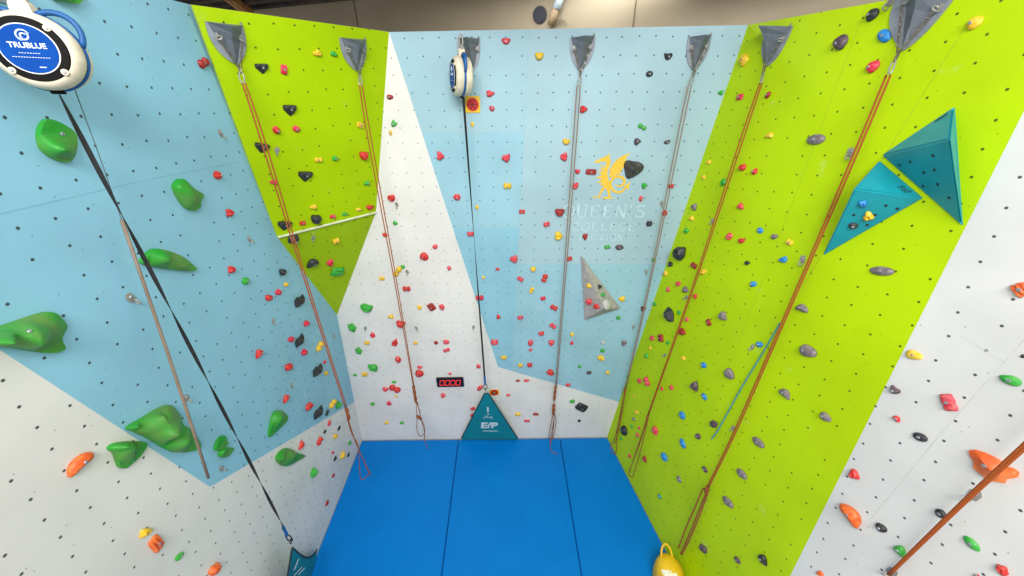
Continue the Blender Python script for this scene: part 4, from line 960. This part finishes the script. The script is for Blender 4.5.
# ------------------------------------------------------------------ signs, timer, emblem
YEL = mat('sign_yellow', (236, 190, 24), .5); RED = mat('sign_red', (206, 40, 34), .5); GRN = mat('sign_green', (40, 150, 70), .5); DKR = mat('sign_dark_red', (130, 24, 24), .5)
def target_sign(label, px, w, h, mid):
    s = (hit(px, BACK) - C).dot(FW) / F; M = pframe(BACK, hit(px, BACK, .001)); root = empty('target_sign', M); tag(root, label, 'sign', 'yellow target signs by the back wall strap')
    W, Hh = w * s, h * s * .92
    bm = bmesh.new(); box(bm, (0, 0, .005), (W, Hh, .009)); finish('plate', bm, YEL, root)
    bm = bmesh.new(); lathe(bm, [(0, .0098), (W * .42, .0098), (W * .42, .012), (0, .012)], n=20); finish('disc', bm, RED, root)
    bm = bmesh.new()
    for kx in range(6):
        a = kx * math.pi / 3; lathe(bm, [(0, .0125), (W * .07, .0125), (W * .07, .0135), (0, .0135)], Matrix.Translation((math.cos(a) * W * .24, math.sin(a) * W * .24, 0)), 8)
    finish('petal_pattern', bm, DKR, root)
    bm = bmesh.new(); lathe(bm, [(0, .0125), (W * .12, .0125), (W * .12, .014), (0, .014)], n=12); finish('centre', bm, mid, root)
target_sign('yellow square sign with a red flower disc below the small belay device', Z('T3', 356, 401), 14.6, 16, DKR)
target_sign('yellow square sign with a green-centred red disc by the triangle tip', (494.3, 392.2), 9.4, 7.6, GRN)
# timer
s = (hit((450, 381), BACK) - C).dot(FW) / F
M = pframe(BACK, hit((450.4, 381.3), BACK, .001)) @ Matrix.Rotation(math.radians(.5), 4, 'Z'); root = empty('digital_timer', M); tag(root, 'black digital timer with red digits on the white back wall', 'timer')
W, Hh = 26.8 * s, 9.2 * s * 1.28
bm = bmesh.new(); vv_ = box(bm, (0, 0, .02), (W, Hh, .039)); bmesh.ops.bevel(bm, geom=bm.edges[:], offset=.006, segments=2, affect='EDGES'); finish('housing', bm, mat('timer_black', (24, 24, 27), .35), root)
bm = bmesh.new(); box(bm, (0, 0, .0405), (W * .9, Hh * .74, .001)); finish('screen', bm, mat('timer_screen', (14, 12, 13), .2), root)
em = bpy.data.materials.new('digit_red'); em.use_nodes = True; t = NT(em); t.b.inputs['Base Color'].default_value = rgb((220, 40, 30)); t.b.inputs['Emission Color'].default_value = rgb((240, 52, 40)); t.b.inputs['Emission Strength'].default_value = .6
bm = bmesh.new(); dw, dh, th = W * .145, Hh * .54, W * .032
for i in range(4):
    x0 = (i - 1.5) * W * .2; sk = .12 * dh
    segs = [((0, dh / 2), (dw, th)), ((0, -dh / 2), (dw, th)), ((-dw / 2, dh / 4), (th, dh / 2 - th)), ((dw / 2, dh / 4), (th, dh / 2 - th)), ((-dw / 2, -dh / 4), (th, dh / 2 - th)), ((dw / 2, -dh / 4), (th, dh / 2 - th))]
    for (cx, cy), (w, h) in segs: box(bm, (x0 + cx + .2 * cy, cy, .0418), (w, h, .001))
finish('digits', bm, em, root)
# faint backing panel
bm = bmesh.new(); Mb = pframe(BACK, hit((445, 384), BACK, .0008)); box(bm, (0, 0, 0), (34 * s, 30 * s, .0012)); 
# dragon emblem
GOLD = mat('emblem_gold', (224, 180, 48), .5, var=(236, 196, 80), scale=40)
org = hit((612, 180), BACK, .0008); M = pframe(BACK, org); Mi = M.inverted()
def E5(pts):
    out = []
    for x, y in pts:
        q = Mi @ hit((550 + x / 5.76, 145 + y / 5.76), BACK, .001); out.append((q.x, q.y))
    return out
bm = bmesh.new(); LZ = [0]
def ED(x, y):
    q = Mi @ hit((588 + x / 10.667, 148 + y / 10.667), BACK, .001); return V((q.x, q.y))
def fill(pts):
    LZ[0] += 1; z = .0012 + .0002 * LZ[0]; q = [ED(*p) for p in pts]; n = len(q)
    vo, eo, fo, *_ = delaunay_2d_cdt(q, [(i, (i + 1) % n) for i in range(n)], [], 1, 1e-6)
    vs = [bm.verts.new((p.x, p.y, z)) for p in vo]
    for f in fo: bm.faces.new([vs[i] for i in f])
def stroke(pts):
    P = smooth_path([V((x, y, w)) for x, y, w in pts], 5); L_, R_ = [], []
    for i, p in enumerate(P):
        d = P[min(i + 1, len(P) - 1)] - P[max(i - 1, 0)]; n = V((-d.y, d.x)).normalized() * p.z / 2
        L_.append((p.x + n.x, p.y + n.y)); R_.append((p.x - n.x, p.y - n.y))
    LZ[0] += 1; z = .0012 + .0002 * LZ[0]
    a = [bm.verts.new((*ED(*p), z)) for p in L_]; b = [bm.verts.new((*ED(*p), z)) for p in R_]
    for i in range(len(a) - 1): bm.faces.new((a[i], a[i + 1], b[i + 1], b[i]))
fill([(55, 156), (95, 130), (150, 106), (195, 85), (242, 55), (226, 95), (238, 132), (200, 150), (160, 140), (100, 160)])
stroke([(222, 110, 34), (220, 150, 42), (205, 200, 46), (182, 250, 54), (176, 310, 72), (190, 370, 76), (210, 420, 52), (224, 475, 30), (222, 525, 22)])
for a_, b_, c_ in (((118, 192), (168, 178), (165, 205)), ((115, 226), (165, 210), (160, 240)), ((100, 268), (158, 245), (150, 280)), ((80, 318), (150, 285), (145, 325)), ((90, 374), (150, 330), (158, 365)), ((118, 398), (160, 368), (170, 395))): fill([a_, b_, c_])
stroke([(172, 415, 30), (150, 448, 26), (128, 485, 20), (126, 522, 16)]); stroke([(42, 527, 6), (80, 523, 14), (128, 526, 16)]); stroke([(150, 534, 10), (200, 532, 22), (240, 532, 16), (276, 540, 5)])
fill([(226, 305), (232, 235), (268, 165), (330, 104), (380, 78), (458, 50), (412, 95), (402, 132), (392, 170), (378, 205), (355, 240), (345, 275), (300, 283), (255, 315)])
stroke([(215, 420, 26), (236, 385, 26), (254, 340, 26), (298, 306, 28), (350, 308, 32), (386, 340, 30), (382, 378, 26), (345, 406, 20), (308, 402, 14), (290, 384, 6)])
stroke([(240, 395, 26), (258, 440, 26), (305, 470, 24), (360, 463, 22), (395, 428, 18)])
fill([(372, 415), (400, 398), (428, 375), (455, 342), (440, 392), (434, 448), (408, 428)])
o = finish('dragon_emblem', bm, GOLD, None, M); tag(o, 'golden dragon emblem on the upper blue back wall', 'emblem')
# serif lettering below it
PALE = mat('lettering_pale', (190, 216, 225), .5)
K, N_ = .17, .07
GL = {'Q': [('o', .5, .5, .46, .5), ('l', .5, .12, .95, -.2, .12)], 'U': [('l', .2, 1, .2, .3, K), ('l', .85, 1, .85, .3, N_), ('a', .525, .32, .325, .32, 180, 360, .1), ('s', .2, 1), ('s', .85, 1)],
      'E': [('l', .25, 0, .25, 1, K), ('l', .2, .97, .85, .97, N_), ('l', .2, .52, .7, .52, N_), ('l', .2, .03, .88, .03, N_), ('l', .85, .97, .85, .8, N_), ('l', .88, .03, .9, .22, N_)],
      'N': [('l', .15, 0, .15, 1, N_), ('l', .15, 1, .88, 0, K), ('l', .88, 0, .88, 1, N_), ('s', .15, 0), ('s', .88, 1)], "'": [('l', .5, 1, .45, .75, .12)],
      'S': [('a', .5, .74, .3, .24, 20, 270, .1), ('a', .5, .26, .33, .25, -160, 90, .12)], 'C': [('a', .52, .5, .42, .49, 40, 320, .13), ('l', .84, .85, .84, .65, N_)], 'O': [('o', .5, .5, .46, .5)],
      'L': [('l', .28, 0, .28, 1, K), ('l', .2, .03, .85, .03, N_), ('l', .85, .03, .88, .25, N_), ('s', .28, 1)], 'G': [('a', .5, .5, .42, .49, 40, 330, .13), ('l', .86, .42, .86, .08, .14), ('s', .82, .44)],
      'T': [('l', .5, 0, .5, 1, K), ('l', .05, .97, .95, .97, N_), ('l', .06, .97, .05, .75, N_), ('l', .94, .97, .95, .75, N_), ('s', .5, 0)], 'A': [('l', .08, 0, .5, 1, N_), ('l', .5, 1, .92, 0, K), ('l', .25, .33, .75, .33, N_), ('s', .08, 0), ('s', .92, 0)]}
def serif_word(word, xa, xb, ya, yb, label):
    """word drawn between two pixel columns, ya = top row, yb = bottom row"""
    lt, rb_ = hit((xa, yb), BACK, .001), hit((xb, yb), BACK, .001); tp = hit(((xa + xb) / 2, ya), BACK, .001)
    M = frame(lt, rb_ - lt, BACK[1]); hgt = abs((M.inverted() @ tp).y); wid = (rb_ - lt).length
    adv = [(.45 if c == "'" else 1.0) for c in word]; tot = sum(adv) + .14 * (len(word) - 1); cw = wid / tot
    bm = bmesh.new(); x = 0
    P = lambda px, py: V(((x + px) * cw, py * hgt, .001))
    def seg(a, b, w):
        d = b - a; L = d.length; n = V((-d.y, d.x, 0)).normalized() * (w * cw * .5)
        prism_pts = [a - n, b - n, b + n, a + n]; prism(bm, [(p.x, p.y) for p in prism_pts], 0, .002)
    for c, ad_ in zip(word, adv):
        for st in GL[c]:
            if st[0] == 'l': seg(P(st[1] * ad_, st[2]), P(st[3] * ad_, st[4]), st[5])
            elif st[0] == 's': seg(P(st[1] - .17, st[2]), P(st[1] + .17, st[2]), .06)
            else:
                if st[0] == 'o': cx, cy, rx, ry, a0, a1, w = *st[1:], 0, 360, .12
                else: cx, cy, rx, ry, a0, a1, w = st[1:]
                ns = 20
                pr = None
                for i in range(ns + 1):
                    a = math.radians(a0 + (a1 - a0) * i / ns); q = P(cx + rx * math.cos(a), cy + ry * math.sin(a))
                    if pr is not None: seg(pr, q, w)
                    pr = q
        x += ad_ + .14
    bmesh.ops.remove_doubles(bm, verts=bm.verts, dist=1e-6)
    o = finish('wall_lettering', bm, PALE, None, M); tag(o, label, 'lettering', 'pale school lettering under the dragon')
serif_word("QUEEN'S", 562.2, 645, 205, 217.5, 'large pale serif word QUEEN\'S directly under the golden dragon')
serif_word('COLLEGE', 571.5, 635, 222.8, 231, 'medium pale serif word COLLEGE under the larger pale word')
serif_word('TAUNTON', 577, 622.5, 234.3, 240.5, 'smallest pale serif word TAUNTON, lowest under the dragon emblem')
bpy.data.meshes  # (lettering done)

# ------------------------------------------------------------------ yellow weight bag by the lime wall
bt = hit((685, 566), FLOOR, .45); bp = V((min(bt.x, Rx(bt.y) - .25), bt.y, 0))
root = empty('weight_bag', bp); tag(root, 'yellow rope bag with a carry loop at the foot of the lime wall', 'bag')
YB_ = mat('bag_yellow', (232, 188, 20), .55, var=(220, 170, 12), scale=6, bump=.2)
bm = bmesh.new(); lathe(bm, [(0, .001), (.17, .001), (.215, .03), (.235, .14), (.235, .25), (.215, .35), (.17, .42), (.1, .455), (0, .465)], n=36)
for v in bm.verts: v.co.x *= .86; v.co.y *= 1.0; v.co.x += .012 * math.sin(9 * v.co.z)
body = finish('bag_body', bm, YB_, root, smooth=True)
bm = bmesh.new(); tube(bm, [V((.08 * math.cos(a) - .01, .12 + .13 * math.sin(a), .41 + .12 * math.sin(a))) for a in [math.pi * i / 14 for i in range(15)]], .016, 8); finish('carry_loop', bm, YB_, root, smooth=True)
bpy.context.view_layer.update()
bm = bmesh.new(); Mi = body.matrix_world.inverted(); cc = bp + V((0, 0, .25))
def onbag(a, e):
    d = V((math.sin(a) * math.cos(e), -math.cos(a) * math.cos(e), math.sin(e))); st = cc + d
    ok, loc, nor, _ = body.ray_cast(Mi @ st, Mi.to_3x3() @ -d); return body.matrix_world @ loc + d * .004
for a0, e0, ra, re in ((-.6, 1.0, .5, .22), (-.2, .9, .36, .17), (-1.0, .9, .34, .14), (.1, 1.05, .3, .12)):
    ring = [bm.verts.new(onbag(a0 + ra * math.cos(t_), e0 + re * math.sin(t_))) for t_ in [i * math.pi / 10 for i in range(20)]]
    cv = bm.verts.new(onbag(a0, e0))
    for i in range(20): bm.faces.new((cv, ring[i], ring[(i + 1) % 20]))
for v in bm.verts: v.co -= bp
finish('print_patch', bm, mat('bag_print', (238, 234, 206), .6), root)

# ------------------------------------------------------------------ things on the rear wall
bm = bmesh.new(); lathe(bm, [(0, 0), (.112, 0), (.108, .03), (0, .04)], n=24)
p = hit((540, 15), BW, .002); o = finish('wall_speaker', bm, mat('speaker_dark', (54, 56, 66), .7), None, pframe(BW, p)); tag(o, 'round dark speaker on the beige building wall above the climbing wall', 'speaker')
bm = bmesh.new(); torus(bm, (0, 0, .012), (0, 0, 1), .109, .01, n=28); finish('rim', bm, mat('speaker_rim', (92, 92, 98), .6), o)
root = empty('bracket_pipe', hit((552, 24), BW, .05)); tag(root, 'short brown pipe with pale upper sleeve beside the round speaker', 'pipe'); iv = root.matrix_world.inverted()
bm = bmesh.new(); tube(bm, [iv @ hit((550.5, 26), BW, .07), iv @ hit((556, 9), BW, .07)], .06, 10); finish('lower_pipe', bm, mat('pipe_brown', (160, 138, 108), .6), root, smooth=True)
bm = bmesh.new(); tube(bm, [iv @ hit((556.5, 9), BW, .07), iv @ hit((562, -8), BW, .07)], .065, 10); finish('upper_sleeve', bm, mat('pipe_pale', (196, 214, 224), .5), root, smooth=True)
bm = bmesh.new(); tube(bm, smooth_path([iv @ hit(q, BW, .05) for q in ((554, 20), (559, 19), (565, 21), (566, 26))], 5), .012, 6); finish('cable', bm, mat('pipe_cable', (150, 140, 118), .7), root)

# ------------------------------------------------------------------ labels
LM_ = [  # phrase, pixel, reach
    ('the large belay device', (40, 50)), ('the rounded green macro', (56, 140)), ('the winged green macro', (168, 260)), ('the notched green macro', (187, 195)), ('the largest green macro', (163, 428)), ('the kite-shaped macro', (278, 424)), ('the pointed green macro', (290, 458)),
    ("the first rope's knot", (347, 413)), ('the lime panel tip', (337, 315)), ('the outer lime anchor', (227, 42)), ('the inner lime anchor', (353, 54)), ('the white ledge strip', (327, 225)),
    ('the small belay device', (461, 77)), ('the middle anchor', (581, 53)), ('the back-corner anchor', (697, 52)), ('the dragon emblem', (610, 177)), ('the big faceted hold', (633, 170)), ('the grey volume', (600, 298)), ('the digital timer', (450, 381)), ('the teal triangle', (490, 418)), ("the second rope's knot", (415, 392)), ("the third rope's knot", (555, 400)),
    ("the fourth rope's loop", (618, 425)), ("the fifth rope's loop", (640, 445)), ('the corner lime anchor', (772, 46)), ('the largest rope anchor', (915, 22)), ('the lower teal volume', (868, 210)), ('the upper teal volume', (932, 165)), ('the yellow bag', (672, 562)), ('the orange horned hold', (993, 467)), ('the thin teal sling', (747, 380)), ("the sixth rope's knot", (707, 489)), ('the blue wall tip', (210, 487)), ('the slumped teal triangle', (297, 560))]
ORD = ['first', 'second', 'third', 'fourth', 'fifth', 'sixth']
def direction(p, q):
    dx, dy = p[0] - q[0], p[1] - q[1]
    return ('below' if dy > 0 else 'above') if abs(dy) >= abs(dx) else ('right of' if dx > 0 else 'left of')
dist = lambda p, q: math.hypot(p[0] - q[0], p[1] - q[1])
used = set()
for it in ALL:
    if it['label']: used.add(it['label'])
for it in ALL:
    o = it['o']; o['group'] = ('bolt hangers' if it['fam'] == 'steel' else 'holds') + ' on the ' + it['panel']
    if it['label']: o['label'] = it['label']; continue
    peers = [x for x in ALL if x['fam'] == it['fam'] and x['panel'] == it['panel']]
    best = None
    for ph, lp_ in LM_:
        d = dist(it['px'], lp_); dr = direction(it['px'], lp_)
        rk = sum(1 for x in peers if direction(x['px'], lp_) == dr and dist(x['px'], lp_) < d)
        if rk > 5: continue
        score = d + rk * 45
        if best is None or score < best[0]:
            kind = 'bolt hanger' if it['fam'] == 'steel' else 'hold'
            one = 'one' if kind == 'hold' else ''
            first = f"steel bolt hanger on the {it['panel']}" if kind != 'hold' else f"{it['word']} {it['shape']} hold on {it['panel']}"
            fam = it['fam'] + ' one' if kind == 'hold' else 'hanger'
            if len(peers) == 1: lb = f"{first}, the only {fam} there"
            else: lb = f"{first}, {ORD[rk]} {it['fam'] + ' one' if kind == 'hold' else 'hanger'} {dr} {ph}"
            if len(lb.replace('-', ' ').split()) > 16: lb = lb.replace(' one ' + dr, ' ' + dr)
            if len(lb.replace('-', ' ').split()) > 16: lb = lb.replace(' ' + it['shape'] + ' hold', ' hold')
            if lb in used: continue
            best = (score, lb)
    if best is None: best = (0, f"{it['word']} {it['shape']} hold on {it['panel']} by the edge {len(used)}")
    used.add(best[1]); o['label'] = best[1]

# ------------------------------------------------------------------ light
def area(name, loc, size, power, rot=(0, 0, 0), col=(1, .985, .96)):
    l = bpy.data.lights.new(name, 'AREA'); l.shape = 'RECTANGLE'; l.size, l.size_y = size; l.energy = power; l.color = col
    o = bpy.data.objects.new(name, l); COL.objects.link(o); o.location = loc; o.rotation_euler = rot; return o
area('unseen_ceiling_light', (0, 2.2, 7.8), (3.4, 2.6), 55)
area('hall_fill', (0, -3.6, 10.6), (6, 2.2), 960, (math.radians(34), 0, 0))  # added fill light above and behind the camera, evens out the walls
area('unseen_ceiling_light', (.4, 6.5, 7.75), (4.5, .5), 52)  # added behind the climbing wall to brighten the rear wall
w = bpy.data.worlds.new('world'); sc.world = w; w.use_nodes = True
bg = w.node_tree.nodes['Background']; bg.inputs['Color'].default_value = (1, 1, 1, 1); bg.inputs['Strength'].default_value = .5
sc.view_settings.view_transform = 'Standard'; sc.view_settings.look = 'None'; sc.view_settings.exposure = .09; sc.view_settings.gamma = 1
sc.view_settings.use_curve_mapping = False
